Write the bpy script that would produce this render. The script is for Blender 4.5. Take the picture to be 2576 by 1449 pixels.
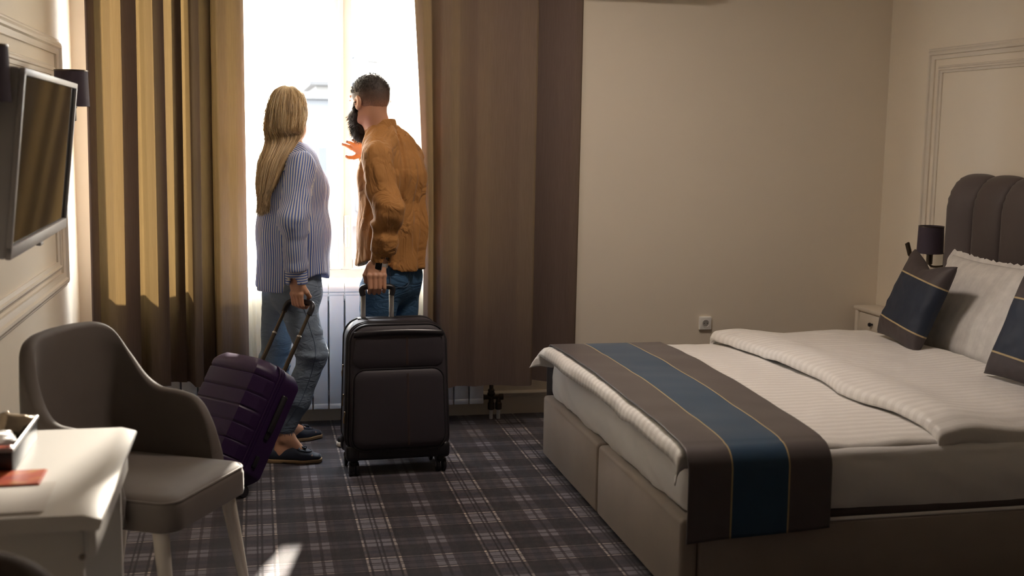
import bpy, bmesh, math, random
import numpy as np
from mathutils import Matrix, Vector, Euler

# ------------------------------------------------------------------ camera
for o in list(bpy.data.objects):
    bpy.data.objects.remove(o)
SC = bpy.context.scene
COL = SC.collection
PW, PH, FPX = 2576.0, 1449.0, 2912.0
CAM = np.array([0.0, 0.0, 1.5])
_n = lambda a: np.asarray(a, float) / np.linalg.norm(a)
_d = lambda u, v: np.array([(u - PW / 2) / FPX, -(v - PH / 2) / FPX, -1.0])
_Y = _n(_d(640, 330))
_Z = -_n(_d(942, 22700))
_Z = _n(_Z - _Y * (_Z @ _Y))
_X = np.cross(_Y, _Z)
RC = np.stack([_X, _Y, _Z])


def at(u, v, y=None, z=None, x=None):
    """a photo pixel seen on the plane x, y or z = const (metres)"""
    r = RC @ _n(_d(u, v))
    i, val = (0, x) if x is not None else ((1, y) if y is not None else (2, z))
    return CAM + r * ((val - CAM[i]) / r[i])


cam_data = bpy.data.cameras.new('camera')
cam = bpy.data.objects.new('camera', cam_data)
COL.objects.link(cam)
m4 = Matrix.Identity(4)
for i in range(3):
    for j in range(3):
        m4[i][j] = RC[i][j]
m4.translation = Vector(CAM)
cam.matrix_world = m4
cam_data.sensor_width = 36.0
cam_data.lens = FPX / PW * 36.0
cam_data.clip_start = 0.05
cam_data.clip_end = 500
cam_data.dof.use_dof = True
cam_data.dof.focus_distance = 5.3
cam_data.dof.aperture_fstop = 3.2
SC.camera = cam

# ------------------------------------------------------------------ light
SC.view_settings.view_transform = 'Standard'
SC.view_settings.look = 'None'
SC.view_settings.gamma = 1.0
SC.view_settings.use_curve_mapping = False
SC.view_settings.exposure = 0.66

world = bpy.data.worlds.new('hazy_sky')
SC.world = world
world.use_nodes = True
bg = world.node_tree.nodes['Background']
bg.inputs[0].default_value = (0.93, 0.965, 1.0, 1)
bg.inputs[1].default_value = 13.0

sun_el, sun_az = math.radians(23.0), (-0.215, -0.977)
sd = Vector((sun_az[0] * math.cos(sun_el), sun_az[1] * math.cos(sun_el), -math.sin(sun_el)))
sun_data = bpy.data.lights.new('sun', 'SUN')
sun_data.energy = 32.0
sun_data.angle = math.radians(1.6)
sun_data.color = (1.0, 0.90, 0.76)
sun = bpy.data.objects.new('sun', sun_data)
COL.objects.link(sun)
sun.rotation_euler = sd.to_track_quat('-Z', 'Y').to_euler()
sun.location = (2, 12, 8)

# room size
XL, XR, YB, YF, ZC = -0.86, 3.50, 6.02, -0.7, 2.72
WX0, WX1, WZ0, WZ1 = -0.72, 0.98, 0.74, 2.45       # window opening
WT = 0.30                                           # wall thickness

pd = bpy.data.lights.new('window_portal', 'AREA')
pd.shape = 'RECTANGLE'
pd.size, pd.size_y = WX1 - WX0, WZ1 - WZ0
pd.cycles.is_portal = True
po = bpy.data.objects.new('window_portal', pd)
COL.objects.link(po)
po.location = ((WX0 + WX1) / 2, YB + WT + 0.01, (WZ0 + WZ1) / 2)
po.rotation_euler = (math.radians(-90), 0, 0)

SC.cycles.max_bounces = 10
SC.cycles.diffuse_bounces = 7
SC.cycles.transparent_max_bounces = 16
SC.cycles.sample_clamp_indirect = 6.0
SC.cycles.caustics_reflective = False
SC.cycles.caustics_refractive = False
SC.cycles.use_denoising = True

# ------------------------------------------------------------------ materials
def srgb(r, g, b):
    f = lambda c: (c / 255 / 12.92) if c / 255 <= 0.04045 else ((c / 255 + 0.055) / 1.055) ** 2.4
    return (f(r), f(g), f(b), 1.0)


class NT:
    def __init__(s, name):
        s.m = bpy.data.materials.new(name)
        s.m.use_nodes = True
        s.t = s.m.node_tree
        s.b = s.t.nodes['Principled BSDF']
        s.out = s.t.nodes['Material Output']

    def n(s, typ, **kw):
        nd = s.t.nodes.new(typ)
        for k, v in kw.items():
            if k.startswith('i_'):
                key = k[2:]
                key = int(key) if key.isdigit() else key.replace('_', ' ')
                nd.inputs[key].default_value = v
            else:
                setattr(nd, k, v)
        return nd

    def l(s, a, b):
        s.t.links.new(a, b)

    def math(s, op, a, b=None, c=None):
        nd = s.n('ShaderNodeMath', operation=op)
        for i, q in enumerate((a, b, c)):
            if q is None:
                continue
            if isinstance(q, (int, float)):
                nd.inputs[i].default_value = q
            else:
                s.l(q, nd.inputs[i])
        return nd.outputs[0]

    def mix(s, f, a, b, blend='MIX'):
        nd = s.n('ShaderNodeMix', data_type='RGBA', blend_type=blend)
        for key, q in ((0, f), (6, a), (7, b)):
            if isinstance(q, (int, float)):
                nd.inputs[key].default_value = q
            elif isinstance(q, tuple):
                nd.inputs[key].default_value = q
            else:
                s.l(q, nd.inputs[key])
        return nd.outputs[2]

    def ramp(s, fac, stops, interp='LINEAR'):
        nd = s.n('ShaderNodeValToRGB')
        nd.color_ramp.interpolation = interp
        el = nd.color_ramp.elements
        while len(el) < len(stops):
            el.new(0.5)
        for e, (p, c) in zip(el, stops):
            e.position = p
            e.color = c
        s.l(fac, nd.inputs[0])
        return nd.outputs[0]

    def coord(s, which='Object', scale=None):
        tc = s.n('ShaderNodeTexCoord').outputs[which]
        if scale:
            mp = s.n('ShaderNodeMapping')
            mp.inputs['Scale'].default_value = scale
            s.l(tc, mp.inputs[0])
            tc = mp.outputs[0]
        return tc

    def noise(s, vec, scale, detail=3, rough=0.55):
        nd = s.n('ShaderNodeTexNoise')
        nd.inputs['Scale'].default_value = scale
        nd.inputs['Detail'].default_value = detail
        nd.inputs['Roughness'].default_value = rough
        s.l(vec, nd.inputs['Vector'])
        return nd.outputs['Fac']

    def folds(s, vec, scale, dist):
        """soft cloth creases on top of the modelled ones"""
        w = s.n('ShaderNodeTexNoise')
        w.inputs['Scale'].default_value = scale
        w.inputs['Detail'].default_value = 3
        w.inputs['Distortion'].default_value = 1.2
        s.l(vec, w.inputs['Vector'])
        r = s.math('ABSOLUTE', s.math('SUBTRACT', w.outputs['Fac'], 0.5))
        nd = s.n('ShaderNodeBump')
        nd.inputs['Strength'].default_value = 0.9
        nd.inputs['Distance'].default_value = dist
        s.l(r, nd.inputs['Height'])
        b = [x for x in s.t.nodes if x.type == 'BUMP' and x is not nd]
        s.l(nd.outputs[0], b[0].inputs['Normal'] if b else s.b.inputs['Normal'])

    def bump(s, h, strength=0.3, dist=0.002):
        nd = s.n('ShaderNodeBump')
        nd.inputs['Strength'].default_value = strength
        nd.inputs['Distance'].default_value = dist
        s.l(h, nd.inputs['Height'])
        s.l(nd.outputs[0], s.b.inputs['Normal'])


def pm(name, col, rough=0.6, var=0.12, ns=6.0, bump=0.0, bs=200.0, bd=0.001, metal=0.0, sheen=0.0, stretch=None,
       spec=0.5, coat=0.0, fold=None):
    t = NT(name)
    v = t.coord('Object', stretch)
    nz = t.noise(v, ns)
    c2 = tuple(max(0, min(1, q * (1 - var))) for q in col[:3]) + (1,)
    c3 = tuple(max(0, min(1, q * (1 + var))) for q in col[:3]) + (1,)
    t.l(t.mix(nz, c2, c3), t.b.inputs['Base Color'])
    t.b.inputs['Roughness'].default_value = rough
    t.b.inputs['Metallic'].default_value = metal
    t.b.inputs['Specular IOR Level'].default_value = spec
    t.b.inputs['Coat Weight'].default_value = coat
    if sheen:
        t.b.inputs['Sheen Weight'].default_value = sheen
        t.b.inputs['Sheen Roughness'].default_value = 0.35
    if bump:
        t.bump(t.noise(v, bs, 2), bump, bd)
    if fold:
        t.folds(t.coord('Object', fold[2]), fold[0], fold[1])
    return t.m


def cloth_trans(name, col, tcol, k_trans, k_clear=0.0, stretch=(90, 90, 3)):
    """woven fabric that lets light through"""
    t = NT(name)
    nz = t.noise(t.coord('Object', stretch), 3.0, 4)
    c = t.mix(nz, tuple(q * 0.78 for q in col[:3]) + (1,), tuple(min(1, q * 1.18) for q in col[:3]) + (1,))
    df = t.n('ShaderNodeBsdfDiffuse')
    t.l(c, df.inputs[0])
    tr = t.n('ShaderNodeBsdfTranslucent')
    c2 = t.mix(nz, tuple(q * 0.8 for q in tcol[:3]) + (1,), tuple(min(1, q * 1.15) for q in tcol[:3]) + (1,))
    t.l(c2, tr.inputs[0])
    mx = t.n('ShaderNodeMixShader')
    mx.inputs[0].default_value = k_trans
    t.l(df.outputs[0], mx.inputs[1])
    t.l(tr.outputs[0], mx.inputs[2])
    last = mx
    if k_clear:
        cl = t.n('ShaderNodeBsdfTransparent')
        m2 = t.n('ShaderNodeMixShader')
        m2.inputs[0].default_value = k_clear
        t.l(mx.outputs[0], m2.inputs[1])
        t.l(cl.outputs[0], m2.inputs[2])
        last = m2
    t.l(last.outputs[0], t.out.inputs[0])
    t.t.nodes.remove(t.b)
    return t.m


def attr_stripes(name, c1, c2, pitch, duty=0.5, rough=0.75):
    """stripes along the mesh attribute 'u' (metres across the cloth)"""
    t = NT(name)
    u = t.n('ShaderNodeAttribute', attribute_name='u').outputs['Fac']
    fr = t.math('FRACT', t.math('MULTIPLY', u, 1.0 / pitch))
    tri = t.math('ABSOLUTE', t.math('SUBTRACT', fr, 0.5))
    k = t.ramp(tri, [(0.0, (0, 0, 0, 1)), (duty * 0.5 - 0.05, (0, 0, 0, 1)), (duty * 0.5 + 0.05, (1, 1, 1, 1)), (1, (1, 1, 1, 1))])
    nz = t.noise(t.coord('Object'), 400, 2)
    c = t.mix(k, c1, c2)
    c = t.mix(t.math('MULTIPLY', nz, 0.12), c, (0.35, 0.38, 0.45, 1))
    t.l(c, t.b.inputs['Base Color'])
    t.b.inputs['Roughness'].default_value = rough
    t.b.inputs['Sheen Weight'].default_value = 0.1
    t.folds(t.coord('Object', (1, 1, .55)), 9, .03)
    df = t.b
    tr = t.n('ShaderNodeBsdfTranslucent')
    t.l(c, tr.inputs[0])
    mx = t.n('ShaderNodeMixShader')
    mx.inputs[0].default_value = 0.28
    t.l(df.outputs[0], mx.inputs[1])
    t.l(tr.outputs[0], mx.inputs[2])
    t.l(mx.outputs[0], t.out.inputs[0])
    return t.m


def ramp_mat(name, axis, stops, rough, lo, hi, interp='CONSTANT', bump=0.1, sheen=0.0):
    """bands of woven colour along one object axis"""
    t = NT(name)
    tc = t.coord('Object')
    sp = t.n('ShaderNodeSeparateXYZ')
    t.l(tc, sp.inputs[0])
    f = t.math('DIVIDE', t.math('SUBTRACT', sp.outputs[axis], lo), hi - lo)
    c = t.ramp(f, stops, interp)
    nz = t.noise(tc, 30)
    c = t.mix(t.math('MULTIPLY', nz, 0.3), c, (0.02, 0.018, 0.022, 1))
    t.l(c, t.b.inputs['Base Color'])
    t.b.inputs['Roughness'].default_value = rough
    t.b.inputs['Sheen Weight'].default_value = sheen
    t.bump(t.noise(tc, 300, 2), bump, 0.0006)
    return t.m


def attr_ramp_mat(name, stops, rough, interp='CONSTANT', sheen=0.0):
    """bands of woven colour along the mesh attribute 'u' (0..1)"""
    t = NT(name)
    u = t.n('ShaderNodeAttribute', attribute_name='u').outputs['Fac']
    c = t.ramp(u, stops, interp)
    tc = t.coord('Object')
    c = t.mix(t.math('MULTIPLY', t.noise(tc, 25), 0.25), c, (0.02, 0.018, 0.022, 1))
    t.l(c, t.b.inputs['Base Color'])
    t.b.inputs['Roughness'].default_value = rough
    t.b.inputs['Sheen Weight'].default_value = sheen
    t.bump(t.noise(tc, 250, 2), 0.12, 0.0006)
    return t.m


MT = {}
MT['wall'] = pm('wall_paint', (0.76, 0.69, 0.58, 1), 0.85, 0.03, 2.0, 0.12, 90, 0.001)
MT['wood_dark'] = pm('dark_wardrobe_wood', (0.10, 0.075, 0.06, 1), 0.6, 0.2, 5, stretch=(1, 1, .1))  # unseen front wall, made dark to cut fill from behind the camera
MT['ceiling'] = pm('ceiling_paint', (0.78, 0.74, 0.68, 1), 0.9, 0.02)
MT['trim'] = pm('trim_paint', (0.70, 0.64, 0.55, 1), 0.45, 0.03)
MT['white'] = pm('white_lacquer', (0.74, 0.72, 0.68, 1), 0.35, 0.02)
MT['radiator'] = pm('radiator_enamel', (0.80, 0.83, 0.86, 1), 0.32, 0.02)
MT['plastic_white'] = pm('white_plastic', (0.80, 0.79, 0.76, 1), 0.3, 0.02)
MT['black'] = pm('black_plastic', (0.012, 0.011, 0.014, 1), 0.38, 0.1)
MT['dark_metal'] = pm('bronze_metal', (0.10, 0.08, 0.06, 1), 0.35, 0.1, metal=0.9)
MT['silver'] = pm('silver_metal', (0.72, 0.71, 0.69, 1), 0.28, 0.04, metal=0.9)
MT['silver_paint'] = pm('silver_paint', (0.42, 0.41, 0.41, 1), 0.4, 0.03)
MT['screen'] = pm('screen_glass', (0.010, 0.009, 0.010, 1), 0.07, 0.05, spec=0.3)
MT['screen'].node_tree.nodes['Principled BSDF'].inputs['IOR'].default_value = 1.16
MT['lamp_shade'] = pm('plum_shade', (0.050, 0.036, 0.052, 1), 0.8, 0.1, 40, 0.15, 300)
MT['gold'] = pm('gold_thread', (0.50, 0.36, 0.17, 1), 0.5, 0.1)
MT['sheet'] = pm('white_cotton', (0.80, 0.79, 0.78, 1), 0.8, 0.04, 9, 0.15, 60, 0.002)
MT['taupe'] = pm('taupe_velvet', (0.33, 0.28, 0.24, 1), 0.75, 0.12, 7, 0.12, 350, 0.0008, sheen=0.25)
MT['chair_velvet'] = pm('grey_velvet', (0.135, 0.112, 0.096, 1), 0.7, 0.14, 8, 0.12, 300, 0.0008, sheen=0.35)
MT['headboard'] = pm('dark_taupe_velvet', (0.082, 0.064, 0.061, 1), 0.65, 0.14, 6, 0.1, 300, 0.0008, sheen=0.2)
MT['base_side'] = MT['taupe']
MT['chair_leg'] = pm('cream_painted_wood', (0.62, 0.57, 0.50, 1), 0.4, 0.04)
MT['drape'] = cloth_trans('drape_fabric', (0.118, 0.088, 0.078, 1), (0.85, 0.55, 0.22, 1), 0.030)
MT['sheer'] = cloth_trans('sheer_voile', (0.85, 0.78, 0.66, 1), (0.95, 0.88, 0.74, 1), 0.62, 0.15, (40, 40, 2))
MT['purple'] = pm('purple_shell', (0.022, 0.006, 0.042, 1), 0.42, 0.08, 4, 0.05, 400, 0.0004, spec=0.35)
MT['suit'] = pm('charcoal_nylon', (0.031, 0.025, 0.032, 1), 0.62, 0.12, 5, 0.25, 500, 0.0005, stretch=(1, 1, 0.25))
MT['suit_trim'] = pm('black_leatherette', (0.014, 0.012, 0.015, 1), 0.33, 0.1)
MT['stitch'] = pm('brown_stitching', (0.11, 0.055, 0.03, 1), 0.7, 0.1)
MT['skin_w'] = pm('skin_fair', (0.55, 0.30, 0.19, 1), 0.5, 0.06, 20, 0.05, 200)
MT['skin_m'] = pm('skin_tan', (0.48, 0.25, 0.155, 1), 0.5, 0.08, 20, 0.06, 200)
for k in ('skin_w', 'skin_m'):
    b = MT[k].node_tree.nodes['Principled BSDF']
    b.inputs['Subsurface Weight'].default_value = 0.08
    b.inputs['Subsurface Radius'].default_value = (0.02, 0.008, 0.004)
    b.inputs['Subsurface Scale'].default_value = 0.4
MT['jeans_w'] = pm('light_denim', (0.17, 0.225, 0.295, 1), 0.85, 0.3, 9, 0.35, 600, 0.0006, stretch=(1, 1, 0.4), fold=(14, .014, (.7, .7, 1.6)))
MT['jeans_m'] = pm('blue_denim', (0.028, 0.085, 0.17, 1), 0.85, 0.35, 8, 0.35, 600, 0.0006, stretch=(1, 1, 0.4), fold=(14, .014, (.7, .7, 1.6)))
MT['seam'] = pm('denim_seam', (0.09, 0.13, 0.19, 1), 0.8, 0.2)
MT['brown_shirt'] = pm('ochre_corduroy', (0.33, 0.150, 0.038, 1), 0.85, 0.18, 10, 0.3, 450, 0.0008, sheen=0.12, fold=(10, .035, (1, 1, .6)))
MT['striped'] = attr_stripes('striped_poplin', (0.09, 0.18, 0.56, 1), (0.82, 0.82, 0.82, 1), 0.0112, 0.5)
MT['loafer'] = pm('navy_suede', (0.016, 0.024, 0.045, 1), 0.7, 0.2, 20, 0.2, 500, 0.0005, sheen=0.3)
MT['sole'] = pm('tan_rubber', (0.36, 0.24, 0.12, 1), 0.7, 0.08)
MT['dark_hair'] = pm('dark_hair', (0.016, 0.010, 0.008, 1), 0.7, 0.3, 60, spec=0.2)
MT['eye'] = pm('eye_white', (0.75, 0.72, 0.70, 1), 0.2, 0.02)
MT['iris'] = pm('iris_brown', (0.06, 0.03, 0.015, 1), 0.2, 0.1)
MT['lip'] = pm('lip_skin', (0.45, 0.16, 0.13, 1), 0.4, 0.05)
MT['foil'] = pm('foil_wrap', (0.65, 0.55, 0.42, 1), 0.18, 0.3, 40, 0.5, 60, 0.004, metal=0.85)
MT['paper'] = pm('paper', (0.72, 0.68, 0.63, 1), 0.8, 0.03)
MT['brass'] = pm('aged_brass', (0.22, 0.16, 0.09, 1), 0.4, 0.1, metal=0.8)

# blonde hair: per-strand tone in attribute 'u'
_t = NT('blonde_hair')
_u = _t.n('ShaderNodeAttribute', attribute_name='u').outputs['Fac']
_c = _t.ramp(_u, [(0, (0.30, 0.19, 0.085, 1)), (0.45, (0.66, 0.46, 0.23, 1)), (1, (0.95, 0.78, 0.50, 1))])
_t.l(_c, _t.b.inputs['Base Color'])
_t.b.inputs['Roughness'].default_value = 0.42
_t.b.inputs['Sheen Weight'].default_value = 0.2
MT['blonde'] = _t.m

# buzz-cut: hair that fades into skin at the sides (attribute 'u' = hair density)
_t = NT('cropped_hair')
_u = _t.n('ShaderNodeAttribute', attribute_name='u').outputs['Fac']
_nz = _t.noise(_t.coord('Object'), 420, 2)
_f = _t.math('ADD', _u, _t.math('MULTIPLY', _t.math('SUBTRACT', _nz, 0.5), 0.7))
_c = _t.ramp(_f, [(0.0, (0.40, 0.19, 0.11, 1)), (0.45, (0.10, 0.055, 0.038, 1)), (0.9, (0.022, 0.015, 0.012, 1))])
_t.l(_c, _t.b.inputs['Base Color'])
_t.b.inputs['Roughness'].default_value = 0.65
_t.bump(_nz, 0.5, 0.002)
MT['buzz'] = _t.m

# tartan carpet
_t = NT('tartan_carpet')
_tc = _t.coord('Object')
_sp = _t.n('ShaderNodeSeparateXYZ')
_wob = _t.math('MULTIPLY', _t.math('SUBTRACT', _t.noise(_tc, 60, 2), 0.5), 0.006)
_t.l(_tc, _sp.inputs[0])
G = lambda v, w=0.0, b=0.0: (v * (1 + w), v, v * (1 + b), 1)
DK = (0.028, 0.021, 0.031, 1)
NV = (0.020, 0.021, 0.036, 1)
BR = (0.055, 0.041, 0.050, 1)
LG = (0.210, 0.202, 0.212, 1)
WH = (0.42, 0.38, 0.32, 1)
sett = [(0.0, NV), (0.03, BR), (0.10, DK), (0.135, WH), (0.155, DK), (0.175, LG), (0.255, DK), (0.272, LG), (0.29, DK),
        (0.31, LG), (0.39, DK), (0.41, WH), (0.43, DK), (0.47, BR), (0.53, NV), (0.60, BR), (0.66, DK), (0.675, BR),
        (0.70, LG), (0.77, BR), (0.80, LG), (0.86, BR), (0.885, DK), (0.90, BR), (0.93, NV)]
PER = 0.43
_fx = _t.math('FRACT', _t.math('ADD', _t.math('MULTIPLY', _t.math('ADD', _sp.outputs[0], _wob), 1 / PER), 10.285))
_fy = _t.math('FRACT', _t.math('ADD', _t.math('MULTIPLY', _t.math('ADD', _sp.outputs[1], _wob), 1 / PER), 10.20))
_cx = _t.ramp(_fx, sett[:25], 'CONSTANT')
_cy = _t.ramp(_fy, sett[:25], 'CONSTANT')
_ch = _t.n('ShaderNodeTexChecker')
_ch.inputs['Scale'].default_value = 160
_t.l(_tc, _ch.inputs[0])
_k = _t.math('ADD', 0.35, _t.math('MULTIPLY', _ch.outputs['Fac'], 0.3))
_mx = _t.mix(_k, _cx, _cy)
_mul = _t.mix(1.0, _cx, _cy, 'MULTIPLY')
_mx = _t.mix(1.0, _t.mix(1.0, _mx, (.16, .16, .175, 1), 'MULTIPLY'), _t.mix(1.0, _mul, (3.2, 3.2, 3.4, 1), 'MULTIPLY'), 'ADD')
_nz = _t.noise(_tc, 380, 3)
_mx = _t.mix(_t.math('MULTIPLY', _nz, 0.45), _mx, DK)
_t.l(_mx, _t.b.inputs['Base Color'])
_t.b.inputs['Roughness'].default_value = 0.95
_t.b.inputs['Sheen Weight'].default_value = 0.15
_t.bump(_nz, 0.6, 0.004)
MT['carpet'] = _t.m

# white duvet with woven satin stripes (stripes along object x)
_t = NT('satin_stripe_cotton')
_tc = _t.coord('Object')
_sp = _t.n('ShaderNodeSeparateXYZ')
_t.l(_tc, _sp.inputs[0])
_fr = _t.math('FRACT', _t.math('MULTIPLY', _sp.outputs[1], 1 / 0.042))
_k = _t.ramp(_fr, [(0, (0, 0, 0, 1)), (0.46, (0, 0, 0, 1)), (0.5, (1, 1, 1, 1)), (0.96, (1, 1, 1, 1)), (1, (0, 0, 0, 1))])
_t.l(_t.mix(_k, (0.74, 0.72, 0.69, 1), (0.83, 0.81, 0.78, 1)), _t.b.inputs['Base Color'])
_rr = _t.n('ShaderNodeMapRange')
_t.l(_k, _rr.inputs[0])
_rr.inputs[3].default_value = 0.75
_rr.inputs[4].default_value = 0.42
_t.l(_rr.outputs[0], _t.b.inputs['Roughness'])
_t.bump(_t.noise(_tc, 14, 4), 0.35, 0.012)
MT['duvet'] = _t.m

# window glass: thin, almost clear
_t = NT('window_glass')
_g = _t.n('ShaderNodeBsdfGlossy')
_g.inputs['Roughness'].default_value = 0.02
_tr = _t.n('ShaderNodeBsdfTransparent')
_fz = _t.noise(_t.coord('Object'), 1.5)
_mm = _t.n('ShaderNodeMixShader')
_t.l(_t.math('MULTIPLY', _fz, 0.08), _mm.inputs[0])
_t.l(_tr.outputs[0], _mm.inputs[1])
_t.l(_g.outputs[0], _mm.inputs[2])
_t.l(_mm.outputs[0], _t.out.inputs[0])
_t.t.nodes.remove(_t.b)
MT['glass'] = _t.m

# ------------------------------------------------------------------ helpers
def tag(o, label=None, cat=None, group=None, kind=None):
    if label: o['label'] = label
    if cat: o['category'] = cat
    if group: o['group'] = group
    if kind: o['kind'] = kind
    return o


def thing(name, label, cat, loc=(0, 0, 0), rotz=0.0, group=None):
    o = bpy.data.objects.new(name, None)
    o.empty_display_size = 0.1
    COL.objects.link(o)
    o.location = loc
    o.rotation_euler = (0, 0, rotz)
    return tag(o, label, cat, group)


def wmat(o):
    M = Matrix.LocRotScale(o.location, o.rotation_euler, o.scale)
    return (wmat(o.parent) @ M) if o.parent else M


class MB:
    def __init__(s):
        s.v, s.f, s.u, s.n = [], [], [], 0

    def add(s, v, f, u=None):
        v = np.asarray(v, float).reshape(-1, 3)
        s.v.append(v)
        s.f += [tuple(int(i) + s.n for i in q) for q in f]
        s.u.append(np.zeros(len(v)) if u is None else np.asarray(u, float) * np.ones(len(v)))
        s.n += len(v)
        return s

    def bm(s, bm, M=None):
        bm.verts.ensure_lookup_table()
        bm.verts.index_update()
        v = np.array([tuple(q.co) for q in bm.verts])
        if M is not None:
            M = np.array(M)
            v = v @ M[:3, :3].T + M[:3, 3]
        s.add(v, [[q.index for q in f.verts] for f in bm.faces])
        bm.free()
        return s

    def cap(s, idx):
        allv = np.concatenate(s.v)
        c = allv[list(idx)].mean(0)
        s.v.append(c[None]); s.u.append(np.zeros(1)); k = s.n; s.n += 1
        idx = list(idx)
        s.f += [(idx[i], idx[(i + 1) % len(idx)], k) for i in range(len(idx))]
        return s

    def box(s, c, sz, r=0.0, seg=2, rot=None):
        b = bmesh.new()
        bmesh.ops.create_cube(b, size=1.0)
        bmesh.ops.scale(b, vec=Vector(sz), verts=b.verts)
        if r > 0:
            bmesh.ops.bevel(b, geom=list(b.edges), offset=min(r, min(sz) * 0.49), segments=seg, affect='EDGES', profile=0.5)
        M = Matrix.Translation(Vector(c))
        if rot is not None:
            M = M @ rot.to_4x4()
        return s.bm(b, M)

    def tube(s, path, rad, seg=10, caps=True, closed=False, u=None, flat=None):
        p = np.asarray(path, float)
        n = len(p)
        rad = np.ones(n) * rad if np.isscalar(rad) else np.asarray(rad, float)
        t = np.gradient(p, axis=0) if not closed else np.roll(p, -1, 0) - np.roll(p, 1, 0)
        t /= np.linalg.norm(t, axis=1)[:, None] + 1e-12
        ref = np.array([0, 0, 1.0]) if abs(t[0][2]) < 0.9 else np.array([1.0, 0, 0])
        a = np.cross(t[0], ref); a /= np.linalg.norm(a)
        V = []
        ang = np.linspace(0, 2 * math.pi, seg, endpoint=False)
        for i in range(n):
            a = a - t[i] * (a @ t[i]); a /= np.linalg.norm(a) + 1e-12
            b = np.cross(t[i], a)
            V.append(p[i] + rad[i] * (np.cos(ang)[:, None] * a + np.sin(ang)[:, None] * b * (flat or 1.0)))
        V = np.concatenate(V)
        F = []
        for i in range(n if closed else n - 1):
            j = (i + 1) % n
            for k in range(seg):
                k2 = (k + 1) % seg
                F.append((i * seg + k, i * seg + k2, j * seg + k2, j * seg + k))
        if caps and not closed:
            F.append(tuple(range(seg - 1, -1, -1)))
            F.append(tuple(range((n - 1) * seg, n * seg)))
        return s.add(V, F, u)

    def lathe(s, prof, c=(0, 0, 0), axis='z', seg=24, caps=True):
        """prof: list of (radius, height)"""
        ang = np.linspace(0, 2 * math.pi, seg, endpoint=False)
        V, F = [], []
        for r, h in prof:
            x, y, z = r * np.cos(ang), r * np.sin(ang), np.ones(seg) * h
            if axis == 'x': x, y, z = z, x, y
            elif axis == 'y': x, y, z = y, z, x
            V.append(np.stack([x, y, z], 1) + np.asarray(c, float))
        for i in range(len(prof) - 1):
            for k in range(seg):
                k2 = (k + 1) % seg
                F.append((i * seg + k, i * seg + k2, (i + 1) * seg + k2, (i + 1) * seg + k))
        if caps:
            F.append(tuple(range(seg - 1, -1, -1)))
            F.append(tuple(range((len(prof) - 1) * seg, len(prof) * seg)))
        return s.add(np.concatenate(V), F)

    def grid(s, P, u=None, closed_u=False, closed_v=False):
        """P: (n,m,3) points"""
        n, m = P.shape[:2]
        F = []
        for i in range(n if closed_u else n - 1):
            for j in range(m if closed_v else m - 1):
                i2, j2 = (i + 1) % n, (j + 1) % m
                F.append((i * m + j, i2 * m + j, i2 * m + j2, i * m + j2))
        return s.add(P.reshape(-1, 3), F, None if u is None else np.asarray(u).reshape(-1))

    def prism(s, poly, ax, lo, hi):
        """extrude a 2-D outline along axis ax (0,1,2)"""
        poly = np.asarray(poly, float)
        n = len(poly)
        o = [i for i in range(3) if i != ax]
        V = np.zeros((2 * n, 3))
        V[:n, o[0]], V[:n, o[1]], V[:n, ax] = poly[:, 0], poly[:, 1], lo
        V[n:, o[0]], V[n:, o[1]], V[n:, ax] = poly[:, 0], poly[:, 1], hi
        F = [(i, (i + 1) % n, n + (i + 1) % n, n + i) for i in range(n)] + [tuple(range(n)), tuple(range(2 * n - 1, n - 1, -1))]
        return s.add(V, F)

    def build(s, name, mat, parent=None, world=False, smooth=35, uattr=False, kind=None, fixn=True):
        v = np.concatenate(s.v)
        if world and parent is not None:
            M = np.array(wmat(parent).inverted())
            v = v @ M[:3, :3].T + M[:3, 3]
        me = bpy.data.meshes.new(name)
        me.from_pydata(v.tolist(), [], s.f)
        if fixn:
            b = bmesh.new(); b.from_mesh(me)
            bmesh.ops.recalc_face_normals(b, faces=b.faces)
            b.to_mesh(me); b.free()
        if uattr:
            a = me.attributes.new('u', 'FLOAT', 'POINT')
            a.data.foreach_set('value', np.concatenate(s.u).astype(np.float32))
        me.materials.append(MT[mat] if isinstance(mat, str) else mat)
        if smooth:
            me.polygons.foreach_set('use_smooth', [True] * len(me.polygons))
            if smooth < 180:
                me.set_sharp_from_angle(angle=math.radians(smooth))
        me.update()
        o = bpy.data.objects.new(name, me)
        COL.objects.link(o)
        if parent is not None:
            o.parent = parent
        if kind:
            o['kind'] = kind
        return o


def copy_tree(o, parent=None):
    c = o.copy(); COL.objects.link(c)
    if parent is not None: c.parent = parent
    for ch in list(o.children):
        if ch is not c: copy_tree(ch, c)
    return c


def cr(points, n):
    """Catmull-Rom through rows of values, n samples"""
    p = np.asarray(points, float)
    p = np.vstack([2 * p[0] - p[1], p, 2 * p[-1] - p[-2]])
    t = np.linspace(0, len(p) - 3 - 1e-9, n)
    i = t.astype(int); f = (t - i)[:, None]
    a, b, c, d = p[i], p[i + 1], p[i + 2], p[i + 3]
    return 0.5 * (2 * b + (c - a) * f + (2 * a - 5 * b + 4 * c - d) * f ** 2 + (3 * b - a - 3 * c + d) * f ** 3)


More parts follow.
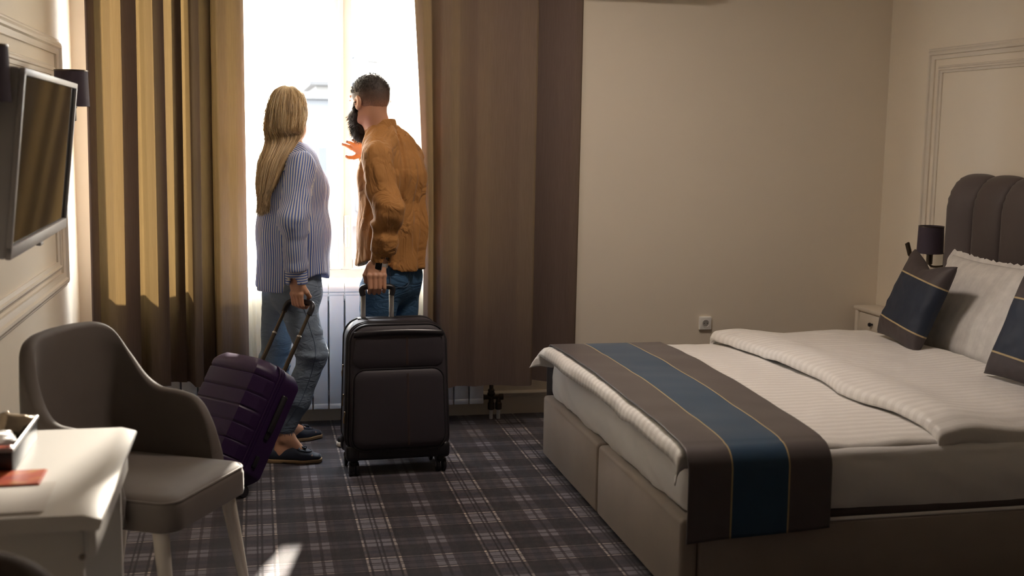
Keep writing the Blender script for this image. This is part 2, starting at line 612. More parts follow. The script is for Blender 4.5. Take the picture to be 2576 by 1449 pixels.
def vnoise(p, seed=0):
    """smooth value noise, p (n,3) -> -1..1"""
    p = np.asarray(p, float)
    i = np.floor(p).astype(np.int64); f = p - i
    f = f * f * (3 - 2 * f)
    def h(x, y, z):
        q = (x * 374761393 + y * 668265263 + z * 2147483647 + seed * 144665) & 0xffffffff
        q = ((q ^ (q >> 13)) * 1274126177) & 0xffffffff
        return ((q ^ (q >> 16)) & 0xffff) / 32767.5 - 1
    r = 0
    for dx in (0, 1):
        for dy in (0, 1):
            for dz in (0, 1):
                w = (f[:, 0] if dx else 1 - f[:, 0]) * (f[:, 1] if dy else 1 - f[:, 1]) * (f[:, 2] if dz else 1 - f[:, 2])
                r = r + w * h(i[:, 0] + dx, i[:, 1] + dy, i[:, 2] + dz)
    return r


def nz2(x, y, s, seed=0):
    x, y = np.broadcast_arrays(np.asarray(x, float), np.asarray(y, float))
    q = np.stack([x.ravel() * s, y.ravel() * s, np.zeros(x.size) + 0.37 * seed], 1)
    return vnoise(q, seed).reshape(x.shape)


# ---- signed-distance modelling (bodies, clothing)
def smin(a, b, k):
    h = np.clip(0.5 + 0.5 * (b - a) / k, 0, 1)
    return b + (a - b) * h - k * h * (1 - h)


def smax(a, b, k):
    return -smin(-a, -b, k)


def scone(p, a, b, ra, rb):
    a, b = np.asarray(a, float), np.asarray(b, float)
    ba = b - a
    t = np.clip(((p - a) @ ba) / (ba @ ba + 1e-12), 0, 1)
    return np.linalg.norm(p - a - t[:, None] * ba, axis=1) - (ra + (rb - ra) * t)


def secap(p, a, b, wa, da, wb, db, wide):
    """tapered capsule with an elliptic section; wide = direction of the w radii"""
    a, b = np.asarray(a, float), np.asarray(b, float)
    ba = b - a
    L2 = ba @ ba + 1e-12
    t = np.clip(((p - a) @ ba) / L2, 0, 1)
    q = p - a - t[:, None] * ba
    w = np.asarray(wide, float)
    w = w - ba * (w @ ba) / L2
    w = w / np.linalg.norm(w)
    qw = q @ w
    qr2 = np.maximum((q * q).sum(1) - qw ** 2, 0)
    W, D = wa + (wb - wa) * t, da + (db - da) * t
    k0 = np.sqrt((qw / W) ** 2 + qr2 / D ** 2)
    k1 = np.sqrt((qw / W ** 2) ** 2 + qr2 / D ** 4) + 1e-9
    return np.where(k0 < 1e-3, -np.minimum(W, D), k0 * (k0 - 1) / k1)


def sell(p, c, r, R=None):
    q = p - np.asarray(c, float)
    if R is not None:
        q = q @ np.asarray(R, float).T        # rows of R = local axes
    r = np.asarray(r, float)
    k0 = np.linalg.norm(q / r, axis=1)
    k1 = np.linalg.norm(q / r ** 2, axis=1) + 1e-9
    return np.where(k0 < 1e-3, -r.min(), k0 * (k0 - 1) / k1)


def union(ds, k):
    d = ds[0]
    for e in ds[1:]:
        d = smin(d, e, k)
    return d


def nets(fn, lo, hi, h, blk=6):
    """surface nets on a block-sparse grid -> verts, quads"""
    lo, hi = np.asarray(lo, float), np.asarray(hi, float)
    nb = np.ceil((hi - lo) / (h * blk)).astype(int) + 1
    ax = [lo[i] + (np.arange(nb[i]) + 0.5) * blk * h - 0.5 * h for i in range(3)]
    C = np.stack(np.meshgrid(*ax, indexing='ij'), -1).reshape(-1, 3)
    dc = fn(C).astype(np.float32)
    act = (np.abs(dc) < blk * h * 1.75).reshape(nb)
    V = np.repeat(np.repeat(np.repeat(dc.reshape(nb), blk, 0), blk, 1), blk, 2)
    bi = np.argwhere(act)
    off = np.stack(np.meshgrid(*[np.arange(blk)] * 3, indexing='ij'), -1).reshape(-1, 3)
    for s0 in range(0, len(bi), 1500):
        idx = (bi[s0:s0 + 1500, None, :] * blk + off[None]).reshape(-1, 3)
        V[idx[:, 0], idx[:, 1], idx[:, 2]] = fn(lo + idx * h)
    S = V < 0
    n = np.array(V.shape)
    cnt = np.zeros(n - 1, np.int8)
    for dx in (0, 1):
        for dy in (0, 1):
            for dz in (0, 1):
                cnt += S[dx:n[0] - 1 + dx, dy:n[1] - 1 + dy, dz:n[2] - 1 + dz]
    cells = np.argwhere((cnt > 0) & (cnt < 8))
    ids = -np.ones(n - 1, np.int64)
    ids[cells[:, 0], cells[:, 1], cells[:, 2]] = np.arange(len(cells))
    acc = np.zeros((len(cells), 3)); num = np.zeros(len(cells))
    cor = [(a, b, c) for a in (0, 1) for b in (0, 1) for c in (0, 1)]
    for i, a in enumerate(cor):
        for b in cor[i + 1:]:
            if sum(abs(np.subtract(a, b))) != 1: continue
            va = V[cells[:, 0] + a[0], cells[:, 1] + a[1], cells[:, 2] + a[2]]
            vb = V[cells[:, 0] + b[0], cells[:, 1] + b[1], cells[:, 2] + b[2]]
            m = (va < 0) != (vb < 0)
            t = np.where(m, va / np.where(m, va - vb, 1), 0)
            acc += np.where(m[:, None], np.array(a) + t[:, None] * (np.array(b) - np.array(a)), 0)
            num += m
    P = lo + (cells + acc / np.maximum(num, 1)[:, None]) * h
    F = []
    for axis in range(3):
        o1, o2 = [(1, 2), (2, 0), (0, 1)][axis]
        sl0 = [slice(1, -1)] * 3; sl1 = [slice(1, -1)] * 3
        sl0[axis] = slice(0, -1); sl1[axis] = slice(1, None)
        a, b = S[tuple(sl0)], S[tuple(sl1)]
        for flip in (False, True):
            e = np.argwhere((a & ~b) if not flip else (~a & b))
            e = e + np.array([0 if i == axis else 1 for i in range(3)])
            d1, d2 = np.zeros(3, int), np.zeros(3, int)
            d1[o1], d2[o2] = 1, 1
            q = [e, e - d1, e - d1 - d2, e - d2]
            ii = np.stack([ids[tuple(x.T)] for x in q], 1)
            ii = ii[(ii >= 0).all(1)]
            F.append(ii if not flip else ii[:, ::-1])
    return P, np.concatenate(F)


def fit_points(P, lo, hi):
    return P


def sdf_add(mb, fn, lo, hi, h, ufn=None):
    P, F = nets(fn, lo, hi, h)
    mb.add(P, F, None if ufn is None else ufn(P))
    return P, F


def sdf_obj(name, fn, lo, hi, h, mat, parent, uface=None, blk=6):
    """one SDF -> one mesh object; uface(corner_points, face_centres) -> attribute 'u' per corner"""
    P, F = nets(fn, lo, hi, h, blk)
    M = np.array(wmat(parent).inverted()) if parent is not None else np.eye(4)
    v = P @ M[:3, :3].T + M[:3, 3]
    me = bpy.data.meshes.new(name)
    me.from_pydata(v.tolist(), [], F.tolist())
    if uface is not None:
        fc = P[F].mean(1)
        nl = np.array([0] * (F.size))
        me.loops.foreach_get('vertex_index', nl)
        corners = P[nl]
        a = me.attributes.new('u', 'FLOAT', 'CORNER')
        a.data.foreach_set('value', np.asarray(uface(corners, np.repeat(fc, 4, 0)), np.float32))
    me.materials.append(MT[mat])
    me.polygons.foreach_set('use_smooth', [True] * len(me.polygons))
    me.update()
    o = bpy.data.objects.new(name, me)
    COL.objects.link(o)
    o.parent = parent
    return o

FILL_XY, FILL_L = (1.30, 4.30), 28.0  # place and strength of the added fill lamp

# ------------------------------------------------------------------ room shell
def struct(o):
    o['kind'] = 'structure'
    return o


def sbox(name, lo, hi, mat):
    lo, hi = np.array(lo, float), np.array(hi, float)
    return struct(MB().box((lo + hi) / 2, hi - lo).build(name, mat, smooth=0))


sbox('floor', (XL - .3, YF - .3, -.12), (XR + .3, YB + WT, 0), 'carpet')
sbox('ceiling', (XL - .3, YF - .3, ZC), (XR + .3, YB + WT, ZC + .15), 'ceiling')
sbox('wall_left', (XL - .2, YF - .2, 0), (XL, YB + WT, ZC), 'wall')
sbox('wall_right', (XR, YF - .2, 0), (XR + .2, YB + WT, ZC), 'wall')
sbox('wall_front', (XL, YF - .2, 0), (XR, YF, ZC), 'wood_dark')
w = MB()
for lo, hi in (((XL, YB, 0), (XR, YB + WT, WZ0 - .02)), ((XL, YB, WZ1), (XR, YB + WT, ZC)),
               ((XL, YB, WZ0 - .02), (WX0, YB + WT, WZ1)), ((WX1, YB, WZ0 - .02), (XR, YB + WT, WZ1))):
    lo, hi = np.array(lo), np.array(hi)
    w.box((lo + hi) / 2, hi - lo)
struct(w.build('wall_back', 'wall', smooth=0))

# skirting: tall board with a rounded cap
BBP = [(0, 0), (.016, 0), (.016, .092), (.020, .096), (.020, .100), (.024, .106), (.024, .114), (.018, .121), (.010, .124), (0, .124)]
def skirting(name, axis, lo, hi, base, sgn):
    prof = [(base + sgn * a, z) for a, z in BBP]
    return struct(MB().prism(prof, axis, lo, hi).build(name, 'trim', smooth=40))
skirting('baseboard_back', 0, XL, XR, YB, -1)
skirting('baseboard_left', 1, YF, YB - .03, XL, 1)
skirting('baseboard_right', 1, YF, YB - .03, XR, -1)
skirting('baseboard_front', 0, XL + .03, XR - .03, YF, 1)


def panel_frame(name, x, sgn, y0, y1, z0, z1, wd, dp):
    """mitred wall moulding on a plane x = const"""
    prof = [(0, 0), (0, .35), (.12, .55), (.2, .55), (.28, .8), (.45, 1), (.6, .95), (.68, .6), (.8, .55), (.9, .4), (1, .35), (1, 0)]
    P = np.zeros((len(prof), 4, 3))
    for i, (d, h) in enumerate(prof):
        e = d * wd
        for j, (yy, zz) in enumerate(((y0 + e, z0 + e), (y1 - e, z0 + e), (y1 - e, z1 - e), (y0 + e, z1 - e))):
            P[i, j] = (x + sgn * h * dp, yy, zz)
    return struct(MB().grid(P, closed_v=True).build(name, 'trim', smooth=30))


panel_frame('trim_1', XL, 1, 1.9, 5.58, .784, 1.892, .068, .030)
panel_frame('trim_2', XL, 1, 2.05, 5.43, .872, 1.772, .042, .022)
panel_frame('trim_3', XR, -1, 2.87, 5.615, .35, 1.985, .058, .026)
panel_frame('trim_4', XR, -1, 2.97, 5.52, .45, 1.892, .036, .020)

# ------------------------------------------------------------------ window
win = bpy.data.objects.new('window_1', None)
COL.objects.link(win)
win.location = ((WX0 + WX1) / 2, YB + .2, WZ0)
struct(win)
FY0, FY1 = YB + .055, YB + .125
MX = (.385 + .482) / 2
def wbox(name, lo, hi, mat='plastic_white', r=.006, par=win):
    lo, hi = np.array(lo, float), np.array(hi, float)
    return MB().box((lo + hi) / 2, hi - lo, r).build(name, mat, par, world=True)
f = MB()
for lo, hi in (((WX0, FY0, WZ0), (WX0 + .05, FY1, WZ1)), ((WX1 - .05, FY0, WZ0), (WX1, FY1, WZ1)),
               ((WX0 + .05, FY0, WZ0), (WX1 - .05, FY1, WZ0 + .05)), ((WX0 + .05, FY0, WZ1 - .05), (WX1 - .05, FY1, WZ1))):
    lo, hi = np.array(lo), np.array(hi)
    f.box((lo + hi) / 2, hi - lo, .006)
f.build('window_frame', 'plastic_white', win, world=True)
MX2 = MX - .57
for x0, x1 in ((WX0 + .05, MX2 - .001), (MX2 + .001, MX - .001), (MX + .001, WX1 - .05)):
    b = MB()
    z0, z1, a, c = WZ0 + .05, WZ1 - .05, .058, (FY0 - .02, FY1 - .02)
    for lo, hi in (((x0, c[0], z0), (x0 + a, c[1], z1)), ((x1 - a, c[0], z0), (x1, c[1], z1)),
                   ((x0 + a, c[0], z0), (x1 - a, c[1], z0 + a)), ((x0 + a, c[0], z1 - a), (x1 - a, c[1], z1))):
        lo, hi = np.array(lo), np.array(hi)
        b.box((lo + hi) / 2, hi - lo, .008)
    sash = b.build('sash', 'plastic_white', win, world=True)
    g = MB().box(((x0 + x1) / 2, FY0 + .02, (z0 + z1) / 2), (x1 - x0 - 2 * a + .01, .006, z1 - z0 - 2 * a + .01))
    go = g.build('pane', 'glass', win, world=True, smooth=0)
MB().box((MX, FY0 - .03, (WZ0 + WZ1) / 2), (.026, .02, WZ1 - WZ0 - .12), .006).build('mullion_cover', 'plastic_white', win, world=True)
MB().box((.462, FY0 - .03, 1.0), (.028, .018, .15), .006).box((.462, FY0 - .052, .965), (.018, .018, .11), .006).build('handle', 'plastic_white', win, world=True)
MB().box(((WX0 + WX1) / 2, YB + .012, WZ0 - .015), (WX1 - WX0 + .0, .085, .03), .008).build('window_sill', 'plastic_white', win, world=True)

# ------------------------------------------------------------------ outside
gm = pm('pale_render', (0.080, 0.084, 0.090, 1), 0.9, 0.08, .6)
gm2 = pm('cream_render', (0.098, 0.095, 0.090, 1), 0.9, 0.08, .6)
gd = pm('dark_glazing', (0.02, 0.024, 0.028, 1), 0.4, 0.1)
gr = pm('street_paving', (0.30, 0.29, 0.28, 1), 0.9, 0.15, .3)
rt = pm('grey_roofing', (0.05, 0.05, 0.05, 1), 0.85, 0.15, 2.0)
o = MB().box((2, 60, -8.1), (160, 106, .2)).build('street', gr, smooth=0)
struct(o); 
def building(label, x0, x1, y0, y1, ztop, mat, rows, cols, wz):
    b = thing('apartment_building', label, 'building', ((x0 + x1) / 2, (y0 + y1) / 2, -8))
    MB().box(((x0 + x1) / 2, (y0 + y1) / 2, (ztop - 8) / 2), (x1 - x0, y1 - y0, ztop + 8), .02).build('wall', mat, b, world=True, smooth=0)
    r = MB().box(((x0 + x1) / 2, (y0 + y1) / 2, ztop + .08), (x1 - x0 + .5, y1 - y0 + .5, .16), .02).build('roof', rt, b, world=True, smooth=0)
    MB().box((x0 + .25 * (x1 - x0), y0 + 1.2, ztop + .55), (.5, .5, .9), .03).box((x0 + .25 * (x1 - x0), y0 + 1.2, ztop + 1.02), (.6, .6, .08), .02).build('chimney', mat, r, world=True, smooth=0)
    step = (x1 - x0) / cols
    for i in range(rows):
        zz = ztop - 1.7 - i * 2.9
        MB().box(((x0 + x1) / 2, y0 - .35, zz - .95), (x1 - x0 - .6, .75, .14), .02).build('balcony_slab', gm2, b, world=True, smooth=0)
        for k in range(cols):
            xx = x0 + (k + .5) * step
            wn = MB().box((xx, y0 - .02, zz), (step * .5, .10, wz), .02).build('window', gm2, b, world=True, smooth=0)
            for q in (-1, 1):
                MB().box((xx + q * step * .115, y0 - .065, zz), (step * .2, .03, wz - .18)).build('pane', gd, wn, world=True, smooth=0)
    return b
p0, p1 = at(772, 250, y=26), at(1160, 250, y=26)
building('pale grey apartment block with flat roof and balconies beyond the window', p0[0], p1[0], 26, 36, p0[2], gm, 3, 4, 1.5)
p0, p1 = at(795, 215, y=44), at(1400, 215, y=44)
building('taller cream apartment block standing behind the pale grey one', p0[0], p1[0], 44, 54, p0[2], gm2, 3, 6, 1.5)

# ------------------------------------------------------------------ fill lamp added on the ceiling, out of view, to brighten the bed side
t = NT('lit_diffuser')
em = t.n('ShaderNodeEmission')
em.inputs[0].default_value = (1.0, 0.84, 0.73, 1)
em.inputs[1].default_value = FILL_L
t.l(em.outputs[0], t.out.inputs[0])
MT['lit_diffuser'] = t.m
cl = thing('ceiling_lamp', 'round white flush lamp glowing on the ceiling above the carpet beside the bed foot', 'lamp', (FILL_XY[0], FILL_XY[1], ZC))
MB().lathe([(.20, 0), (.275, 0), (.28, -.01), (.28, -.045), (.272, -.05), (.256, -.05)], (0, 0, 0), seg=48).build('lamp_ring', 'plastic_white', cl)
MB().lathe([(.254, -.046), (.24, -.054), (.18, -.066), (.09, -.073), (.002, -.075)], (0, 0, 0), seg=48).build('diffuser', 'lit_diffuser', cl)

# ------------------------------------------------------------------ radiator
RX1, SEC = 1.165, .081
NS = 21
RX0 = RX1 - NS * SEC
RY = 5.905
rad = thing('radiator', 'long white aluminium sectional radiator below the window sill', 'radiator', ((RX0 + RX1) / 2, RY, 0))
sec = MB()
sec.box((0, -.036, .40), (SEC - .008, .014, .56), .005)                      # front fin
sec.box((0, 0, .40), (.022, .07, .58), .006)
sec.box((0, .03, .40), (SEC - .0006, .01, .60))
# curved top with a grille slot
q = []
for a in np.linspace(0, math.pi / 2, 7):
    q.append((-.043 + .05 * (1 - math.cos(a)), .700 + .05 * math.sin(a)))
prof = q + [(.040, .750), (.040, .738), (.012, .738)] + [(-.031 + .045 * (1 - math.cos(a)), .690 + .046 * math.sin(a)) for a in np.linspace(math.pi / 2, 0, 5)]
sec.prism(prof, 0, -(SEC - .004) / 2, (SEC - .004) / 2)
sec.box((0, -.038, .686), (SEC - .004, .010, .016), .003)
sec.box((0, -.036, .108), (SEC - .006, .016, .03), .005)
first = None
for i in range(NS):
    x = (i + .5) * SEC - NS * SEC / 2
    if first is None:
        first = sec.build('section', 'radiator', rad); first.location = (x, 0, 0)
    else:
        c = first.copy(); COL.objects.link(c); c.parent = rad; c.location = (x, 0, 0)
for zz in (.16, .66):
    MB().tube([(RX0 + .02, RY + .005, zz), (RX1 - .02, RY + .005, zz)], .020).build('header_pipe', 'radiator', rad, world=True)
for x in (RX0 + .25, RX1 - .25):
    MB().box((x, RY + .068, .60), (.04, .09, .03), .004).build('wall_bracket', 'radiator', rad, world=True)
vx = at(1233, 985, y=RY)[0]
MB().tube([(vx + .006, RY, .145), (vx + .006, RY, .42), (vx - .02, RY, .46), (RX1 + .002, RY, .46)], .011).build('riser_pipe', 'dark_metal', rad, world=True)
v = MB()
v.lathe([(.017, 0), (.021, .006), (.021, .016), (.016, .02), (.018, .032), (.012, .04)], (vx + .006, RY, .125), seg=14)
v.tube([(vx - .045, RY, .118), (vx - .04, RY, .118), (vx + .06, RY, .118)], .012)
v.lathe([(.017, 0), (.017, .02)], (vx + .05, RY, .118), axis='x', seg=10)
v.lathe([(.017, 0), (.017, .022)], (vx - .055, RY, .118), axis='x', seg=10)
for dx in (.006, .046):
    v.lathe([(.013, .03), (.018, .034), (.018, .066), (.014, .07), (.012, .105)], (vx + dx, RY, .02), seg=12)
v.build('valve', 'dark_metal', rad, world=True)
for dx in (.006, .046):
    MB().tube([(vx + dx, RY, 0), (vx + dx, RY, .06)], .010).build('supply_pipe', 'plastic_white', rad, world=True)

# ------------------------------------------------------------------ curtains
def interp_u(px, cols):
    c = np.array(cols, float)
    return np.interp(px, c[:, 0], c[:, 1])


def smooth1(a, n):
    k = np.hanning(n + 2)[1:-1]; k /= k.sum()
    return np.convolve(np.pad(a, n // 2, mode='edge'), k, 'same')[n // 2: -(n // 2)]


def drape(name, label, cat, Y, cols, ztop, zbot, xtop, seed, mat, amp, nx=260, nzr=70, hem=.012, group=None):
    """cols: plan of the folds [(x, depth towards the room)], may double back on itself; xtop(x,k): sideways shift, k = height 0..1"""
    c = np.array(cols, float)
    sl = np.r_[0, np.cumsum(np.linalg.norm(np.diff(c, axis=0), axis=1))]
    q = np.linspace(0, sl[-1], nx)
    w_ = max(3, int(nx * .028 / sl[-1]) | 1)
    xs = smooth1(np.interp(q, sl, c[:, 0]), w_)
    dep = smooth1(np.interp(q, sl, c[:, 1]), w_)
    k = np.linspace(0, 1, nzr)
    P = np.zeros((nzr, nx, 3))
    for i, kk in enumerate(k):
        sh = nz2(q * 5, np.full(nx, kk * 1.3), 1.0, seed) * .006
        a = amp * (1 + .22 * nz2(q * 2.5, np.full(nx, kk * 2.0), 1.0, seed + 3))
        P[i, :, 0] = xtop(xs, kk) + sh
        P[i, :, 1] = Y - dep * a - .004 * nz2(q * 11, np.full(nx, kk * 2.2), 1.0, seed + 7)
        zb = zbot + hem * nz2(q * 4, 0 * xs, 1.0, seed + 9) - .5 * np.clip(dep, -1, 1) * .12
        P[i, :, 2] = zb + (ztop - zb) * kk
    mb = MB().grid(P)
    o = mb.build(name, mat, None, smooth=180, fixn=False)
    return tag(o, label, cat, group)


DY = 5.70
ux = lambda u: at(u, 500, y=DY)[0]
L = [(222, -.01), (228, .015), (246, -.02), (230, -.055), (262, -.035), (286, .03), (312, .035), (352, .02), (318, -.035), (356, -.055), (372, .0), (394, .05),
     (426, .055), (402, -.01), (432, -.035), (464, -.04), (436, -.062), (466, -.075), (480, .0), (488, .05), (511, .05), (494, -.02), (516, -.045), (536, -.05),
     (516, -.07), (534, -.08), (540, .02), (552, .055), (578, .035), (600, .045), (614, .03), (622, .0)]
zb = at(420, 968, y=DY)[2]
zbl = zb
drape('window_curtain', 'golden brown pleated curtain hanging behind the grey armchair', 'curtain', DY,
      [(ux(u), d) for u, d in L], 2.645, zb, lambda x, k: x + (k - .35) * .018 * (0.4 - (x + .4)), 3, 'drape', 1.0, nx=420)
Rr = [(1066, .0), (1078, .03), (1092, -.02), (1106, .045), (1128, .055), (1150, .02), (1170, .03), (1192, .05), (1225, .035), (1262, .045),
      (1300, .06), (1338, .05), (1346, .02), (1325, -.03), (1350, -.06), (1372, -.035), (1400, .0), (1432, .03), (1452, .02), (1460, -.02)]
zb = at(1230, 965, y=DY)[2]
def rshift(x, k):
    e = np.clip((ux(1106) - x) / (ux(1106) - ux(1066)), 0, 1)
    return x - e * .085 * np.clip((k - .35) / .65, 0, 1) ** 1.3
drape('window_curtain', 'grey brown curtain hanging behind the man between the window and the bare wall', 'curtain', DY,
      [(ux(u), d) for u, d in Rr], 2.645, zb, rshift, 11, 'drape', 1.0, nx=360)
SY = 5.815
sx = lambda u: at(u, 500, y=SY)[0]
rnd = random.Random(4)
def sheer_cols(x0, x1, n, a):
    r = []
    for i in range(n * 2 + 1):
        r.append((x0 + (x1 - x0) * i / (n * 2), (a if i % 2 else -a) * rnd.uniform(.5, 1.1)))
    return r
XS0, XS1 = sx(500), sx(668)
drape('sheer_curtain', 'translucent white voile hanging behind the blonde woman', 'curtain', SY, sheer_cols(XS0, XS1, 9, .018), 2.645, .30,
      lambda x, k: x + (x - XS0) / (XS1 - XS0) * (.19 * np.clip((k - .25) / .35, 0, 1) + .20 * np.clip((k - .60) / .25, 0, 1)), 21, 'sheer', 1.0, nx=300, nzr=50)  # unseen upper edge swept across the window to dim the sun on the desk
XR0, XR1 = sx(1010), sx(1090)
drape('sheer_curtain', 'translucent white voile gathered beside the bearded man', 'curtain', SY, sheer_cols(XR0, XR1 + .12, 7, .02), 2.645, .30,
      lambda x, k: x - np.clip((XR1 + .12 - x) / (XR1 + .12 - XR0), 0, 1) * (.09 * np.clip((k - .3) / .45, 0, 1) + .16 * np.clip((k - .76) / .24, 0, 1)), 31, 'sheer', 1.0, nx=200, nzr=50)  # top drawn inward out of view, also to weaken the sun
rl = thing('curtain_rail', 'white double curtain rail under the ceiling above the window', 'rail', ((WX0 + WX1) / 2, 5.77, ZC))
for yy in (DY, SY):
    MB().box(((XL + .02 + 1.75) / 2, yy, 2.66), (1.75 - XL - .02, .022, .03), .004).build('track', 'plastic_white', rl, world=True)
for x in (-.7, .4, 1.6):
    MB().box((x, 5.757, 2.697), (.03, .16, .045), .004).build('bracket', 'plastic_white', rl, world=True)

# ------------------------------------------------------------------ bed
BX0, BX1, BY0, BY1 = 1.305, 3.36, 3.335, 5.15
bed = thing('bed', 'double bed with taupe velvet base and tall dark channelled headboard', 'bed', ((BX0 + BX1) / 2, (BY0 + BY1) / 2, 0))
ym = 4.262
for y0, y1 in ((BY0, ym - .003), (ym + .003, BY1)):
    MB().box((BX0 + .03, (y0 + y1) / 2, .155), (.06, y1 - y0, .285), .018, 4).build('foot_panel', 'taupe', bed, world=True)
for yy in (BY0 + .025, BY1 - .025):
    MB().box(((BX0 + .062 + BX1) / 2, yy, .14), (BX1 - BX0 - .062, .05, .255), .012, 3).build('side_panel', 'taupe', bed, world=True)
MB().box(((BX0 + .06 + BX1) / 2, (BY0 + BY1) / 2, .285), (BX1 - BX0 - .07, BY1 - BY0 - .03, .036), .010, 3).build('mattress_platform', 'headboard', bed, world=True)
MB().tube([(BX0 + .07, BY0 + .004, .272), (BX1, BY0 + .004, .272)], .0065, 8).build('piping', 'sheet', bed, world=True)
for x in (1.42, 3.25):
    for y in (3.45, 5.03):
        MB().lathe([(.03, 0), (.03, .02)], (x, y, 0), seg=12).build('foot', 'black', bed, world=True)
# headboard: padded vertical channels rolling back over the top
HY0, HY1, NCH = 3.22, 5.185, 9
cw = (HY1 - HY0) / NCH
path = [(3.375, z) for z in np.linspace(.28, 1.17, 12)] + [(3.375 + .115 * (1 - math.cos(a)), 1.17 + .165 * math.sin(a)) for a in np.linspace(.08, math.pi / 2, 14)]
path = np.array(path)
tn = np.gradient(path, axis=0); tn /= np.linalg.norm(tn, axis=1)[:, None]
nrm = np.stack([-tn[:, 1], tn[:, 0]], 1)
hb = MB().box((3.4895, (HY0 + HY1) / 2, .80), (.019, HY1 - HY0 - .01, 1.04), .005).build('headboard', 'headboard', bed, world=True)
for i in range(NCH):
    y0 = HY0 + i * cw
    t = np.linspace(0, 1, 15)
    bul = .034 * np.sqrt(np.clip(1 - (2 * t - 1) ** 2, 0, 1)) ** 1.15 - .006
    P = np.zeros((len(path), 15, 3))
    for k in range(len(path)):
        bk_ = bul * (1 - .55 * max(0, (k - 12) / 14))
        P[k, :, 0] = path[k, 0] + nrm[k, 0] * bk_
        P[k, :, 2] = path[k, 1] + nrm[k, 1] * bk_
        P[k, :, 1] = y0 + t * cw
    # little gathers along the seam near the top
    edge = np.exp(-((t) / .12) ** 2) + np.exp(-((1 - t) / .12) ** 2)
    for k in range(len(path)):
        if path[k, 1] > 1.1:
            P[k, :, 0] += .004 * edge * math.sin(k * 2.6)
    back = P.copy(); back[:, :, 0] = 3.4805; back[:, :, 2] = np.minimum(back[:, :, 2], 1.318)
    side = MB().grid(P).grid(back)
    n, m = P.shape[:2]
    F = [];
    for k in range(n - 1):
        F += [(k * m, n * m + k * m, n * m + (k + 1) * m, (k + 1) * m), (k * m + m - 1, (k + 1) * m + m - 1, n * m + (k + 1) * m + m - 1, n * m + k * m + m - 1)]
    for j in range(m - 1):
        F += [((n - 1) * m + j, (n - 1) * m + j + 1, n * m + (n - 1) * m + j + 1, n * m + (n - 1) * m + j)]
    side.f += F
    side.build('channel_panel', 'headboard', hb, world=True, smooth=60)


def rrect(x0, x1, y0, y1, r, n):
    pts, nr = [], []
    for cx, cy, a0 in ((x1 - r, y1 - r, 0), (x0 + r, y1 - r, 90), (x0 + r, y0 + r, 180), (x1 - r, y0 + r, 270)):
        for a in np.radians(np.linspace(a0, a0 + 90, 9)):
            pts.append((cx + r * math.cos(a), cy + r * math.sin(a)))
    pts = np.array(pts + [pts[0]])
    s = np.r_[0, np.cumsum(np.linalg.norm(np.diff(pts, axis=0), axis=1))]
    q = np.linspace(0, s[-1], n, endpoint=False)
    p = np.stack([np.interp(q, s, pts[:, 0]), np.interp(q, s, pts[:, 1])], 1)
    t = np.roll(p, -1, 0) - np.roll(p, 1, 0)
    t /= np.linalg.norm(t, axis=1)[:, None]
    return p, np.stack([t[:, 1], -t[:, 0]], 1), q


# mattress in a white fitted sheet, creased along its sides
p, nr, q = rrect(BX0 + .035, BX1 - .02, BY0 + .012, BY1 - .015, .07, 520)
rows = []
for k in np.linspace(0, 1, 16):
    z = .304 + k * .165
    b = .014 * math.sin(math.pi * min(1, k * 1.05)) ** .6
    cre = .005 * nz2(q * 9 + k * 3.5, 0 * q + k * 1.2, 1.0, 2) + .003 * nz2(q * 22 + k * 7, 0 * q + k, 1.0, 5)
    drop = -.006 * nz2(q * 5, 0 * q, 1, 8) if k == 0 else 0 * q
    rows.append(np.c_[p + nr * (b + cre * (1 - .3 * k))[:, None], np.full(len(q), z) + drop])
for a in np.linspace(.2, math.pi / 2, 6):
    rows.append(np.c_[p - nr * (.04 * (1 - math.cos(a))), np.full(len(q), .469 + .035 * math.sin(a))])
P = np.array(rows)
mt = MB().grid(P, closed_v=True)
mt.cap(range((len(rows) - 1) * len(q), len(rows) * len(q)))
mt.cap(range(len(q) - 1, -1, -1))
tag(mt.build('mattress', 'sheet', None, smooth=60), 'thick mattress in a white fitted sheet lying on the bed base', 'mattress')


def bend(d, r):
    d = np.asarray(d, float)
    a = np.clip(d / r, 0, math.pi / 2)
    ex = np.maximum(d - r * math.pi / 2, 0)
    return np.where(d <= 0, d, r * np.sin(a)), -(r * (1 - np.cos(a)) + ex)


